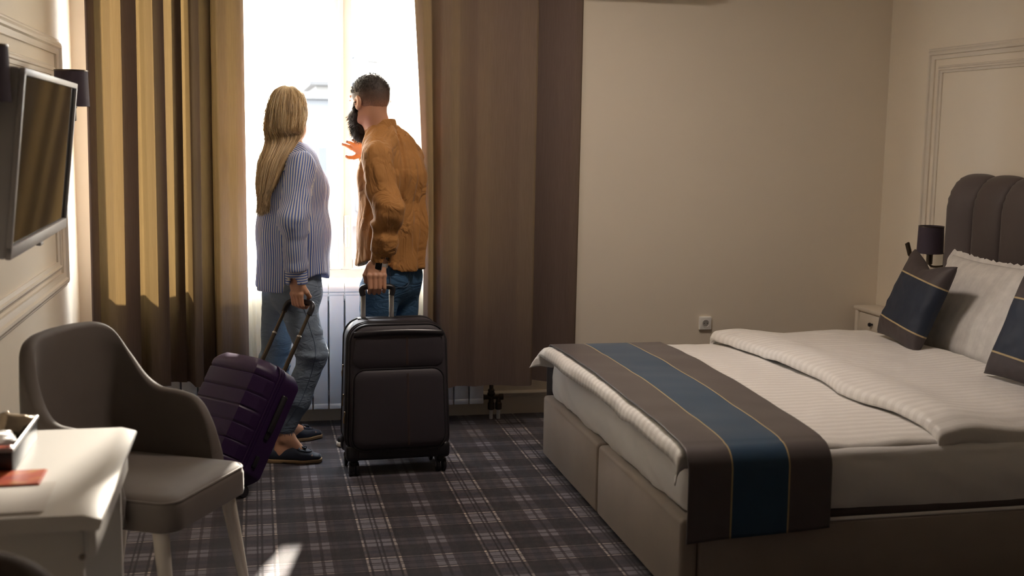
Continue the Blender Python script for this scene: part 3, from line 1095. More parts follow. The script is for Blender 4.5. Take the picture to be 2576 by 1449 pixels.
def cloth(name, x0, x1, y0, y1, ofoot, onear, ofar, ztop, r, th, mat, label, cat, nx=110, ny=130, hfun=None, pfun=None, ufun=None, ohead=0.0):
    """cloth over a bed top: flat part x0..x1, y0..y1 with overhangs bending down"""
    s = np.linspace(-ofoot, (x1 - x0) + ohead, nx)
    t = np.linspace(-onear, (y1 - y0) + ofar, ny)
    fx, fz = bend(-s, r)
    gx, gz = bend(s - (x1 - x0), r)
    X = np.where(s < 0, x0 - fx, np.where(s > x1 - x0, x1 + gx, x0 + s)); ZX = fz * (s < 0) + gz * (s > x1 - x0)
    nx_, nz_ = bend(-t, r)
    fy, fz2 = bend(t - (y1 - y0), r)
    Yc = np.where(t < 0, y0 - nx_, np.where(t > y1 - y0, y1 + fy, y0 + t)); ZY = nz_ * (t < 0) + fz2 * (t > y1 - y0)
    GX, GY = np.meshgrid(X, Yc, indexing='ij')
    GZ = ztop + ZX[:, None] + ZY[None, :]
    S, T = np.meshgrid(s, t, indexing='ij')
    if hfun is not None:
        GZ = GZ + hfun(S, T)
    P = np.stack([GX, GY, GZ], -1)
    if pfun is not None:
        P = pfun(P, S, T)
    mb = MB().grid(P, None if ufun is None else ufun(S, T))
    o = mb.build(name, mat, None, smooth=180, uattr=ufun is not None)
    if P[nx // 2, ny // 2, 2] and o.data.polygons[len(o.data.polygons) // 2].normal.z < 0:
        o.data.flip_normals()
    sm = o.modifiers.new('thickness', 'SOLIDIFY')
    sm.thickness = th; sm.offset = -1
    return tag(o, label, cat)


WY = BY1 - BY0
def h_low(S, T):
    c = .030 * np.sin(np.clip(T / WY, 0, 1) * math.pi) ** .5
    return c + .005 * nz2(S, T, 5, 1) + .003 * nz2(S * 1.5, T, 13, 2) - .004
def p_low(P, S, T):
    P = P.copy()
    foot = np.clip(-S / .068, 0, 1)
    P[..., 0] -= foot * (.010 + .012 * nz2(S * 0, T, 6, 4))
    P[..., 2] += foot * .012 * nz2(S * 0, T, 7, 5)
    tip = np.clip(-S / .068, 0, 1) * np.clip((T - WY + .12) / .2, 0, 1)         # far foot corner sticks out
    P[..., 0] -= tip * .085
    P[..., 1] += tip * .02
    P[..., 2] += tip * .075
    return P
cloth('duvet', BX0 + .022, 2.955, BY0 + .055, BY1 - .03, .068, .075, .10, .520, .024, .014, 'duvet',
      'flat white satin striped duvet lying under the blue runner', 'duvet', hfun=h_low, pfun=p_low)
def h_up(S, T):
    c = .028 * np.sin(np.clip(T / WY, 0, 1) * math.pi) ** .5 + .022 * np.exp(-((S - .10) / .12) ** 2)
    return c + .008 * nz2(S, T, 4, 11) + .004 * nz2(S, T * 1.5, 12, 12) - np.clip((.12 - T) / .12, 0, 1) ** 2 * .022
def p_up(P, S, T):
    P = P.copy()
    e = np.clip(1 - S / .25, 0, 1)
    P[..., 0] += e * (.022 * nz2(S * 0, T, 4, 14) + .05 * np.clip((.35 - T) / .35, 0, 1) - .02 * np.clip((T - .9) / .9, 0, 1))
    return P
cloth('folded_duvet', 2.185, 2.93, BY0 + .05, BY1 - .035, .05, .075, .07, .564, .024, .02, 'duvet',
      'puffy upper fold of white satin striped duvet below the pillows', 'duvet', hfun=h_up, pfun=p_up, ohead=.04)
BRN, NVY, GLD = (0.105, 0.088, 0.088, 1), (0.021, 0.068, 0.135, 1), (0.50, 0.38, 0.20, 1)
MT['runner'] = attr_ramp_mat('satin_runner', [(0, BRN), (.290, GLD), (.303, NVY), (.688, GLD), (.701, BRN)], .38, sheen=.1)
MT['runner'].node_tree.nodes['Principled BSDF'].inputs['Specular IOR Level'].default_value = .45
def h_run(S, T):
    c = .030 * np.sin(np.clip(T / WY, 0, 1) * math.pi) ** .5
    return c + .005 * nz2(S + .0, T, 5, 1) + .0015 * nz2(S, T, 9, 22)
def p_run(P, S, T):
    P = P.copy()
    P[..., 0] += np.clip(T / WY, 0, 1.1) * .055 * (.3 + .9 * S / .5)
    k = np.clip((-T - .08) / .2, 0, 1)
    P[..., 1] -= k * (.004 + .006 * nz2(S, T * .3, 7, 23)) + .012
    P[..., 2] += k * .03 * np.clip(S / .49, 0, 1)
    return P
cloth('bed_runner', BX0 + .006, BX0 + .494, BY0 + .055, BY1 - .03, 0, .345, .32, .532, .075, .006, 'runner',
      'navy blue and brown satin runner with gold lines across the bed foot', 'runner', nx=90, ny=190, hfun=h_run, pfun=p_run,
      ufun=lambda S, T: S / .488)


# ------------------------------------------------------------------ pillows
def pillow(name, label, cat, W, H, T, pos, lean, yaw, roll, mat, flange=0.0, seed=0, group=None, sag=.0, n=44, bands=False):
    a = np.linspace(-1, 1, n)
    A, B = np.meshgrid(a, a, indexing='ij')
    prof = (np.clip(1 - np.abs(A) ** 2.6, 0, 1) * np.clip(1 - np.abs(B) ** 2.6, 0, 1)) ** .42
    ear = .07 * (1 - np.abs(A) ** 2) * np.sign(B) * np.abs(B) ** 3
    ear2 = .07 * (1 - np.abs(B) ** 2) * np.sign(A) * np.abs(A) ** 3
    Yv, Zv = (A - ear2) * W / 2, (B - ear) * H / 2
    wr = .006 * nz2(A * 2, B * 2, 1.6, seed) + .003 * nz2(A * 2, B * 2, 4.0, seed + 1)
    edge = np.clip(1 - np.maximum(np.abs(A), np.abs(B)), 0, 1)
    Zv = Zv - sag * np.clip(B, 0, 1) * np.exp(-(A / .5) ** 2)
    mb = MB()
    fr = np.stack([-(T * prof + wr * np.clip(edge * 6, 0, 1)) - .003, Yv, Zv], -1)
    bk = np.stack([T * .75 * prof + .003, Yv, Zv], -1)
    mb.grid(fr).grid(bk)
    m = n
    loop = [i * m for i in range(n)] + [(n - 1) * m + j for j in range(1, m)] + [i * m + m - 1 for i in range(n - 2, -1, -1)] + [j for j in range(m - 2, 0, -1)]
    mb.f += [(loop[i], loop[(i + 1) % len(loop)], n * m + loop[(i + 1) % len(loop)], n * m + loop[i]) for i in range(len(loop))]
    if flange:
        ring = []
        for sgn in (0, 1):
            for i in loop:
                v = (fr if sgn == 0 else fr).reshape(-1, 3)[i].copy()
                if sgn:
                    d = np.array([0, np.sign(v[1]) * min(1, abs(v[1]) / (W / 2) * 1.02) ** 6, np.sign(v[2]) * min(1, abs(v[2]) / (H / 2) * 1.02) ** 6])
                    v = v + d * flange + np.array([.006 * math.sin(i * .9), 0, .004 * math.sin(i * .37)])
                v[0] += .003
                ring.append(v)
        k = len(loop)
        mb.add(ring, [(i, (i + 1) % k, k + (i + 1) % k, k + i) for i in range(k)])
    o = mb.build(name, mat, None, smooth=70)
    o.location = pos
    o.rotation_euler = (roll, lean, yaw)
    return tag(o, label, cat, group)


MT['pillow_white'] = ramp_mat('pillow_satin_stripe', 1, [(i / 24, (.79, .77, .74, 1) if i % 2 else (.745, .725, .70, 1)) for i in range(24)], .5, -.40, .40, bump=.05)
CN, CB = (.0075, .017, .040, 1), (.062, .048, .048, 1)
MT['cushion'] = ramp_mat('cushion_bands', 2, [(0, CB), (.215, GLD), (.233, CN), (.715, GLD), (.733, CB)], .6, -.225, .225)
pillow('pillow', 'plump white pillow leaning on the headboard behind the cushion with navy band by the nightstand', 'pillow',
       .70, .50, .085, (3.14, 4.545, .745), math.radians(27), math.radians(2), 0, 'pillow_white', .028, 3)
pillow('pillow', 'plump white pillow leaning on the headboard beside the other white pillow away from the nightstand', 'pillow',
       .70, .50, .085, (3.14, 3.77, .745), math.radians(27), math.radians(-2), 0, 'pillow_white', .028, 8)
pillow('cushion', 'square cushion with navy band and gold lines, standing next to the nightstand', 'cushion',
       .43, .43, .062, (2.925, 4.69, .78), math.radians(20), math.radians(-6), math.radians(5), 'cushion', 0, 13, sag=.045)
pillow('cushion', 'square cushion with navy band and gold lines on the side away from the nightstand', 'cushion',
       .43, .43, .062, (2.90, 3.76, .785), math.radians(20), math.radians(8), math.radians(4), 'cushion', 0, 17, sag=.04)

# ------------------------------------------------------------------ nightstand
nsd = thing('nightstand', 'small cream nightstand with black drawer knob in the room corner', 'nightstand', (3.42, 5.77, 0))
MB().box((3.418, 5.77, .555), (.160, .43, .022), .006).build('table_top', 'trim', nsd, world=True)
MB().box((3.424, 5.77, .32), (.136, .405, .448), .004).build('carcass', 'trim', nsd, world=True)
dr = MB().box((3.3515, 5.77, .483), (.016, .285, .108), .003).build('drawer', 'trim', nsd, world=True)
MB().lathe([(.006, 0), (.006, .010), (.010, .013), (.012, .019), (.010, .025), (.004, .028)], (3.345, 5.775, .486), axis='x', seg=16).build('knob', 'black', dr, world=True)
kn = dr.children[0]
for v_ in kn.data.vertices:      # the knob points into the room (-x)
    v_.co.x = 2 * (3.345 - nsd.location.x) - v_.co.x
kn.data.flip_normals()
MB().box((3.3515, 5.77, .27), (.016, .285, .28), .003).build('lower_door', 'trim', nsd, world=True)
for yy in (5.587, 5.953):
    MB().box((3.352, yy, .272), (.022, .03, .544), .003).build('leg', 'trim', nsd, world=True)
for yy in (5.587, 5.953):
    MB().box((3.478, yy, .05), (.022, .03, .10), .003).build('leg', 'trim', nsd, world=True)

# ------------------------------------------------------------------ wall socket
sc_ = at(1772, 812, y=YB)
so = thing('wall_socket', 'white square wall socket with round recess beside the bed', 'socket', (sc_[0], YB, sc_[2]))
MB().box((0, -.010, 0), (.072, .020, .075), .005, 3).build('plate', 'plastic_white', so)
MB().lathe([(.0235, -.0207), (.0225, -.0222), (.0195, -.0222), (.0185, -.0207)], (0, 0, 0), axis='y', seg=28, caps=False).build('rim', 'plastic_white', so)
MB().lathe([(.0190, -.0210), (.0190, -.0204)], (0, 0, 0), axis='y', seg=28).build('recess', pm('socket_grey', (.35, .34, .32, 1), .5), so)
for dx in (-.0095, .0095):
    MB().lathe([(.0028, -.0216), (.0028, -.0205)], (dx, 0, 0), axis='y', seg=10).build('pin_hole', 'black', so)
for dz in (-.017, .017):
    MB().box((0, -.0215, dz), (.005, .002, .004)).build('earth_clip', 'silver', so)

# ------------------------------------------------------------------ air conditioner
ACZ = .007
ac = thing('air_conditioner', 'white split air conditioner high on the bare wall', 'air conditioner', (1.98, YB, 2.25))
body = [(YB - .01, 2.275), (YB - .01, 2.53), (YB - .17, 2.53), (YB - .20, 2.50), (YB - .20, 2.33), (YB - .16, 2.26), (YB - .03, 2.256)]
MB().prism([(a_, b_ + ACZ) for a_, b_ in body], 0, 1.57, 2.39).build('body', 'plastic_white', ac, world=True)
MB().box((1.98, YB - .145, 2.253 + ACZ), (.70, .06, .006), .002).build('louvre', 'plastic_white', ac, world=True)
MB().box((1.98, YB - .203, 2.42), (.80, .006, .14), .002).build('front_cover', 'plastic_white', ac, world=True)

# ------------------------------------------------------------------ wall lamps
def wall_lamp(label, loc, rot, d):
    lp = thing('wall_lamp', label, 'lamp', loc, rot)
    MB().box((.008, 0, -.125), (.016, .07, .11), .004).build('wall_plate', 'dark_metal', lp)
    MB().tube(cr([(.016, 0, -.135), (d * .5, 0, -.14), (d * .85, 0, -.138), (d, 0, -.125)], 14), .006, 8).build('arm', 'dark_metal', lp)
    MB().lathe([(.012, -.128), (.016, -.125), (.016, -.078), (.019, -.076), (.019, -.066)], (d, 0, 0), seg=18).build('lamp_holder', 'dark_metal', lp)
    sh = MB().lathe([(.0615, -.07), (.066, -.07), (.0625, .07), (.058, .07), (.0615, -.07)], (d, 0, 0), seg=40, caps=False).build('lamp_shade', 'lamp_shade', lp)
    MB().lathe([(.006, -.07), (.020, -.04), (.028, .0), (.020, .035), (.004, .045)], (d, 0, 0), seg=16).build('bulb', 'plastic_white', lp)
    MB().lathe([(.0620, .0655), (.0640, .0660), (.0640, .071), (.0615, .071)], (d, 0, 0), seg=40, caps=False).build('shade_rim', 'dark_metal', sh)
    fx = MB().tube(cr([(.02, -.02, -.165), (.06, -.09, -.185), (d * .8, -.155, -.16), (d, -.172, -.105)], 18), .0045, 8).build('reading_arm', 'dark_metal', lp)
    MB().tube([(d, -.172, -.105), (d + .004, -.176, -.095), (d + .018, -.186, -.035), (d + .019, -.187, -.033)], [.009, .0125, .0125, .009], 14).build('reading_head', 'dark_metal', fx)
    return lp
pl = at(180, 222, y=4.9)
wall_lamp('plum drum shade wall lamp beside the curtain at the far end of the television', (XL, 4.9, pl[2]), 0, pl[0] - XL)
pn = at(24, 185, y=3.13)
wall_lamp('plum drum shade wall lamp at the end of the television nearer the desk', (XL, 3.13, pn[2]), 0, pn[0] - .064 - XL)
pr = at(2341, 603, x=3.385)
wall_lamp('plum drum shade wall lamp with reading light beside the headboard', (XR, pr[1], pr[2]), math.pi, XR - 3.385)

# ------------------------------------------------------------------ television
tv = thing('television', 'silver framed flat television tilted on a bracket on the panelled wall', 'television', (-.598, 3.675, 1.406))
tv.rotation_euler = (0, math.atan2(.054, .493), math.atan2(.022, 1.05))
TW, TH = 1.05, .490
MB().box((-.036, 0, 0), (.052, TW, TH), .010, 3).box((-.075, 0, -.01), (.05, TW * .72, TH * .66), .02, 3).build('casing', 'silver_paint', tv)
bz = MB()
bz.box((-.006, 0, TH / 2 - .009), (.014, TW, .018), .003).box((-.006, 0, -TH / 2 + .017), (.014, TW, .034), .003)
bz.box((-.006, -TW / 2 + .009, 0), (.014, .018, TH - .03), .003).box((-.006, TW / 2 - .009, 0), (.014, .018, TH - .03), .003)
bz.build('bezel', 'silver_paint', tv)
MB().box((-.0095, 0, .008), (.004, TW - .03, TH - .046)).build('screen', 'screen', tv)
MB().box((-.004, -.02, -TH / 2 - .004), (.016, .05, .010), .003).build('sensor', 'silver_paint', tv)
br = MB().tube([(XL + .02, 3.73, 1.40), (-.735, 3.73, 1.40)], .022, 10).box((XL + .012, 3.73, 1.40), (.018, .22, .24), .004).box((-.715, 3.73, 1.40), (.02, .24, .22), .004)
br.build('wall_bracket', 'black', tv, world=True)
wb = thing('wall_box', 'small black box mounted on the panelled wall below the television', 'wall box', (XL, 3.64, .73))
MB().box((.028, 0, .09), (.056, .16, .18), .008, 3).build('case', 'black', wb)
MB().box((.058, 0, .10), (.006, .13, .13), .002).build('front_cover', 'suit_trim', wb)

# ------------------------------------------------------------------ desk
DX0, DX1, DY0, DY1, DZ = XL + .012, -.302, 2.315, 3.010, .75
dk = thing('desk', 'white lacquered desk against the panelled wall', 'desk', ((DX0 + DX1) / 2, (DY0 + DY1) / 2, 0))
top = [(DX0, DZ - .032), (DX0, DZ), (DX1 - .036, DZ), (DX1 - .003, DZ - .010), (DX1, DZ - .014), (DX1 - .006, DZ - .032)]
MB().prism(top, 1, DY0, DY1).build('desk_top', 'white', dk, world=True, smooth=20)
MB().box(((DX0 + DX1 - .03) / 2, DY0 + .034, (DZ - .032) / 2), (DX1 - DX0 - .05, .022, DZ - .032), .003).build('end_panel', 'white', dk, world=True)
MB().box(((DX0 + DX1 - .03) / 2, DY1 - .03, (DZ - .032) / 2), (DX1 - DX0 - .05, .022, DZ - .032), .003).build('end_panel', 'white', dk, world=True)
MB().box((DX1 - .028, (DY0 + DY1) / 2, .683), (.018, DY1 - DY0 - .09, .070), .003).build('side_rail', 'white', dk, world=True)
MB().box((DX0 + .02, (DY0 + DY1) / 2, .50), (.018, DY1 - DY0 - .09, .40), .003).build('back_panel', 'white', dk, world=True)
for u, v in ((204, 1330), (207, 1401)):
    c = at(u, v, y=DY0 + .022)
    MB().lathe([(.006, -.003), (.006, .002)], (c[0], DY0 + .023, c[2]), axis='y', seg=12).build('screw_cap', 'dark_metal', dk, world=True)

# things on the desk
tr_ = thing('serving_tray', 'black rectangular tray with a pale rim on the desk', 'tray', (-.655, 2.775, DZ))
t_ = MB()
t_.box((-.655, 2.775, DZ + .004), (.25, .30, .008), .002)
for c, s in (((-.655, 2.628, DZ + .026), (.262, .008, .052)), ((-.655, 2.922, DZ + .026), (.262, .008, .052)), ((-.528, 2.775, DZ + .026), (.008, .30, .052)), ((-.782, 2.775, DZ + .026), (.008, .30, .052))):
    t_.box(c, s, .002)
t_.build('tray_body', 'black', tr_, world=True)
rm = MB()
rm.tube([(-.786, 2.624, DZ + .054), (-.524, 2.624, DZ + .054), (-.524, 2.926, DZ + .054), (-.786, 2.926, DZ + .054)], .005, 8, closed=True)
rm.build('tray_rim', 'silver_paint', tr_, world=True)
def sachet(label, pos, rot, mat, W=.07, H=.05, T=.012, seed=0):
    n = 14
    a = np.linspace(-1, 1, n)
    A, B = np.meshgrid(a, a, indexing='ij')
    pf = (np.clip(1 - A ** 4, 0, 1) * np.clip(1 - B ** 4, 0, 1)) ** .5
    w_ = .003 * nz2(A * 3, B * 3, 1.5, seed)
    z1 = T * pf + w_ + .0006; z0 = -T * pf + w_ - .0006
    mb = MB().grid(np.stack([A * W / 2, B * H / 2, z1], -1)).grid(np.stack([A * W / 2, B * H / 2, z0], -1))
    lp_ = [i * n for i in range(n)] + [(n - 1) * n + j for j in range(1, n)] + [i * n + n - 1 for i in range(n - 2, -1, -1)] + [j for j in range(n - 2, 0, -1)]
    mb.f += [(lp_[i], lp_[(i + 1) % len(lp_)], n * n + lp_[(i + 1) % len(lp_)], n * n + lp_[i]) for i in range(len(lp_))]
    o = mb.build('sachet', mat, None, smooth=180)
    o.location = pos; o.rotation_euler = rot
    return tag(o, label, 'sachet', 'sachets in the tray')
MT['packet_white'] = pm('packet_paper', (.75, .72, .68, 1), .3, .1, 30)
MT['packet_green'] = pm('packet_olive', (.16, .16, .05, 1), .35, .3, 30)
MT['packet_red'] = pm('packet_red', (.45, .09, .05, 1), .35, .3, 30)
sachet('shiny gold foil sachet standing on edge in the tray', (-.560, 2.885, DZ + .043), (math.radians(62), .25, .4), 'foil', .075, .06, .012, 1)
sachet('crumpled bronze foil sachet leaning at the rear tray rim', (-.610, 2.890, DZ + .042), (math.radians(68), -.3, -.3), 'foil', .07, .06, .012, 2)
sachet('white paper sachet lying across the middle of the tray', (-.585, 2.765, DZ + .040), (math.radians(40), .1, .9), 'packet_white', .11, .05, .010, 3)
sachet('olive green sachet lying behind the white paper one', (-.610, 2.840, DZ + .028), (.3, .15, -.4), 'packet_green', .09, .06, .010, 4)
sachet('red tipped sachet lying at the front of the tray', (-.570, 2.675, DZ + .030), (.35, -.1, .2), 'packet_red', .08, .05, .010, 5)
sachet('white paper sachet lying along the wall side of the tray', (-.700, 2.72, DZ + .026), (.15, .2, 1.3), 'packet_white', .10, .05, .010, 6)

t = NT('brochure_print')
tc = t.coord('Object')
c = t.ramp(t.noise(tc, 22, 3), [(0, (.03, .05, .16, 1)), (.36, (.42, .06, .03, 1)), (.55, (.55, .10, .04, 1)), (.75, (.60, .34, .10, 1))])
t.l(c, t.b.inputs['Base Color']); t.b.inputs['Roughness'].default_value = .35
MT['brochure'] = t.m
def sheet_stack(name, label, cat, x0, x1, y0, y1, z, mat, n, rot=0.0):
    rr = random.Random(n)
    mb = MB()
    for i in range(n):
        dx, dy = rr.uniform(-.003, .003), rr.uniform(-.003, .003)
        mb.box(((x0 + x1) / 2 + dx, (y0 + y1) / 2 + dy, z + .0012 * (i + .5)), (x1 - x0, y1 - y0, .0011), rot=Matrix.Rotation(rot + rr.uniform(-.01, .01), 3, 'Z'))
    return tag(mb.build(name, mat, None, smooth=0), label, cat)
sheet_stack('paper_sheets', 'loose pale sheets of paper on the desk under the red brochure', 'paper', -.715, -.42, 2.335, 2.535, DZ, 'paper', 4, .03)
sheet_stack('brochure', 'red printed brochure lying on the pale papers', 'brochure', -.66, -.452, 2.515, 2.622, DZ + .0052, 'brochure', 3, .02)

# ------------------------------------------------------------------ armchairs
def armchair(label, loc, rot):
    ch = thing('armchair', label, 'chair', loc, rot)
    # plan of the wrap-around shell (facing +x) and its top line
    ctrl = np.array([(.125, -.232, .470), (.108, -.236, .560), (.070, -.239, .630), (.01, -.241, .652), (-.06, -.238, .662), (-.105, -.230, .700),
                     (-.142, -.214, .778), (-.168, -.188, .850), (-.187, -.142, .880), (-.196, -.070, .888), (-.198, 0, .890)])
    ctrl = np.vstack([ctrl, (ctrl[:-1] * [1, -1, 1])[::-1]])
    c = cr(ctrl, 121)
    nr_ = np.gradient(c[:, :2], axis=0)
    nr_ = np.stack([nr_[:, 1], -nr_[:, 0]], 1); nr_ /= np.linalg.norm(nr_, axis=1)[:, None]
    out = nr_ * np.sign((nr_ * (c[:, :2] - [.0, 0])).sum(1))[:, None]
    k = np.linspace(0, 1, 13)
    zb = .400
    def srf(off, kk):
        z = zb + (c[:, 2] - zb) * kk
        ln = np.clip((z - .46) / .43, 0, 1)
        p = c[:, :2] + out * (off + .012 * math.sin(kk * math.pi))
        x = p[:, 0] - ln * .022
        y = p[:, 1] * (1 + .03 * ln)
        return np.stack([x, y, z], 1)
    rows = [srf(0.0, q) for q in k]
    rim = []
    for a in np.linspace(0, math.pi, 7)[1:-1]:
        r_ = srf(.021 * (1 - math.cos(a)), 1.0); r_[:, 2] += .018 * math.sin(a); rim.append(r_)
    outer = [srf(.042, q) for q in k[::-1]]
    P = np.array(rows + rim + outer)
    mb = MB().grid(P)
    nrow, m = P.shape[:2]
    for e in (0, m - 1):
        mb.f += [(i * m + e, (i + 1) * m + e, (nrow - 2 - i) * m + e, (nrow - 1 - i) * m + e) for i in range(nrow // 2)]
    mb.build('backrest', 'chair_velvet', ch, smooth=60)
    # seat cushion with a soft crown
    A = np.linspace(-1, 1, 41)
    p, n2, q = rrect(-.185, .265, -.225, .225, .06, 160)
    rows = []
    for z, ins in ((.375, .012), (.380, .002), (.39, 0), (.445, 0), (.462, .006), (.472, .018), (.478, .045), (.484, .10), (.486, .16)):
        c0 = np.array([.03, 0])
        rows.append(np.c_[c0 + (p - n2 * min(ins, .02) - c0) * (1 - max(0, ins - .02) / .22), np.full(len(p), z)])
    P = np.array(rows)
    mb = MB().grid(P, closed_v=True)
    mb.cap(range(159, -1, -1)).cap(range(8 * 160, 9 * 160))
    st = mb.build('seat', 'chair_velvet', ch, smooth=50)
    MB().tube(np.array(rows[4]) + np.array([0, 0, .001]), .004, 6, closed=True).build('seat_piping', 'chair_velvet', st)
    for sx_, sy_ in ((1, 1), (1, -1), (-1, 1), (-1, -1)):
        a = np.array([.20 if sx_ > 0 else -.16, sy_ * .185, .385]); b = a + np.array([sx_ * (.055 if sx_ > 0 else .07), sy_ * .035, -.385])
        MB().tube([a, a * .5 + b * .5, b], [.024, .019, .0125], 16).build('leg', 'chair_leg', ch)
    return ch
armchair('grey velvet armchair with cream legs standing past the end of the desk', (-.365, 3.555, 0), math.radians(-28))
armchair('grey velvet armchair drawn up at the screwed end panel of the desk', (-.50, 1.465, 0), math.radians(-90))

# ------------------------------------------------------------------ purple hard-shell suitcase
h_ = np.array([.75, .66, 0]); h_ /= np.linalg.norm(h_)
TILT = math.radians(33)
A_ = h_ * math.sin(TILT) + np.array([0, 0, math.cos(TILT)])
N_ = -h_ * math.cos(TILT) + np.array([0, 0, math.sin(TILT)])
W_ = np.array([-h_[1], h_[0], 0])
O_ = np.array([-.155, 4.86, -.0145])
# local frame of the case: x = width (W_), y = front normal (N_), z = along the case (A_)
def pcase(v):
    v = np.asarray(v, float)
    return O_ + v[..., 0:1] * W_ + v[..., 1:2] * N_ + v[..., 2:3] * A_
ps = thing('suitcase', 'tilted purple hard shell suitcase with horizontal ribs held by the woman', 'suitcase', tuple(O_))
ps.rotation_euler = Matrix(np.stack([W_, N_, A_], 1).tolist()).to_euler()
CW, CD, CH, Z0 = .36, .235, .495, .055          # width, depth, height, bottom of the shell
WR = .026                                        # wheel radius
def shell_sec(z):
    """half-width and depth range at height z along the case, with chamfered ends"""
    t = np.minimum(z - Z0, Z0 + CH - z)
    e = np.clip(t / .05, 0, 1)
    return CW / 2 - .035 * (1 - e) ** 1.6, .022 * (1 - e) ** 1.6
nzv = 110
zz = np.linspace(Z0, Z0 + CH, nzv)
ribs = [Z0 + CH * q for q in (.145, .285, .425, .565, .70, .855)]
rows = []
for z in zz:
    hw, e = shell_sec(z)
    g = sum(np.exp(-((z - r) / .0035) ** 2) for r in ribs)
    y1 = CD - e; ym_ = CD * .62
    ch = .055
    sec_ = [(-hw, .004 + e), (-hw, CD * .40), (-hw + .001, ym_), (-hw + .006, CD * .76), (-hw + ch - .01, y1 - .004), (-hw + ch + .004, y1), (0, y1 + .003), (hw - ch - .004, y1), (hw - ch + .01, y1 - .004),
            (hw - .006, CD * .76), (hw - .001, ym_), (hw, CD * .40), (hw, .004 + e), (hw - .012, e - .003), (0, e - .005), (-hw + .012, e - .003)]
    sec_ = np.array(sec_)
    front = np.clip((sec_[:, 1] - CD * .60) / .03, 0, 1)
    d = -.006 * g * front
    cen = np.array([0, CD * .45])
    dirv = sec_ - cen; dirv /= np.linalg.norm(dirv, axis=1)[:, None]
    sec_ = sec_ + dirv * d[:, None]
    rows.append(np.c_[sec_, np.full(len(sec_), z)])
P = np.array(rows)
mb = MB().grid(P, closed_v=True)
m = P.shape[1]
mb.cap(range(m - 1, -1, -1)).cap(range((nzv - 1) * m, nzv * m))
mb.build('shell', 'purple', ps, smooth=28)
def ring_path(off, y):
    pts = []
    r = .05
    for cx, cz, a0 in ((CW / 2 - r, Z0 + CH - r, 0), (-CW / 2 + r, Z0 + CH - r, 90), (-CW / 2 + r, Z0 + r, 180), (CW / 2 - r, Z0 + r, 270)):
        for a in np.radians(np.linspace(a0, a0 + 90, 8)):
            pts.append((cx + (r + off) * math.cos(a), y, cz + (r + off) * math.sin(a)))
    return pts
for y in (CD * .44, CD * .50, CD * .56):
    MB().tube(ring_path(.002, y), .0045, 6, closed=True).build('zip_band', 'purple', ps)
MB().box((-CW / 2 - .008, CD * .28, Z0 + CH * .63), (.016, .030, .17), .008, 3).build('side_handle', 'black', ps)
for zq in (.20, .45):
    MB().box((-CW / 2 - .003, CD * .28, Z0 + CH * zq), (.008, .022, .05), .003).build('side_foot', 'black', ps)
MB().box((0, CD * .45, Z0 + CH + .002), (.13, .03, .014), .006, 3).build('top_handle', 'black', ps)
GT = .885                                         # grip height along the case
for sx_ in (-1, 1):
    x = sx_ * .078
    r_ = MB().tube([(x, .028, Z0 + CH - .03), (x, .028, .735)], .0098, 12).build('handle_rod', 'dark_metal', ps)
    MB().tube([(x, .028, .73), (x, .028, GT - .01)], .0078, 12).build('handle_rod', 'dark_metal', ps)
    MB().lathe([(.0105, 0), (.0112, .002), (.0112, .006), (.009, .008)], (x, .028, .730), seg=14).build('collar', 'silver', r_)
gp = cr([(-.079, .028, GT - .045), (-.079, .028, GT - .012), (-.066, .028, GT + .008), (-.03, .028, GT + .012), (.03, .028, GT + .012), (.066, .028, GT + .008), (.079, .028, GT - .012), (.079, .028, GT - .045)], 36)
MB().tube(gp, .0125, 12).build('grip', 'black', ps)
for sx_ in (-1, 1):
    for yy in (.03, .19):
        cx = sx_ * (CW / 2 - .045)
        wl = MB().lathe([(.018, -.001), (.020, .012), (.014, .02), (.010, .035)], (cx, yy, Z0 - .025), seg=14)
        fk = wl.build('wheel_housing', 'black', ps)
        for q in (-1, 1):
            MB().lathe([(.010, -.007), (WR - .003, -.007), (WR, -.004), (WR, .004), (WR - .003, .007), (.010, .007)], (cx + q * .012, yy, WR + .004), axis='x', seg=22).build('wheel', 'black', fk)

# ------------------------------------------------------------------ charcoal soft suitcase
a0, b0 = at(893, 1203, z=0), at(1098, 1190, z=0)
ang = math.atan2(b0[1] - a0[1], b0[0] - a0[0]) * .8
bs = thing('suitcase', 'upright charcoal fabric suitcase with front pockets held by the man', 'suitcase', (.600, 5.085, 0), ang)
SW, SD, S0, S1 = .455, .245, .085, .672
def soft_sec(k):
    return (SW / 2) * (1 - .045 * k), SD / 2 * (1 - .10 * k)
def front_outline(off, y, z0, z1, hw0, hw1, r, n=10):
    pts = []
    for cx, cz, a_, hw in ((1, z1 - r, 0, hw1), (-1, z1 - r, 90, hw1), (-1, z0 + r, 180, hw0), (1, z0 + r, 270, hw0)):
        for a in np.radians(np.linspace(a_, a_ + 90, n)):
            pts.append((cx * (hw - r) + (r + off) * math.cos(a), y, cz + (r + off) * math.sin(a)))
    return np.array(pts)
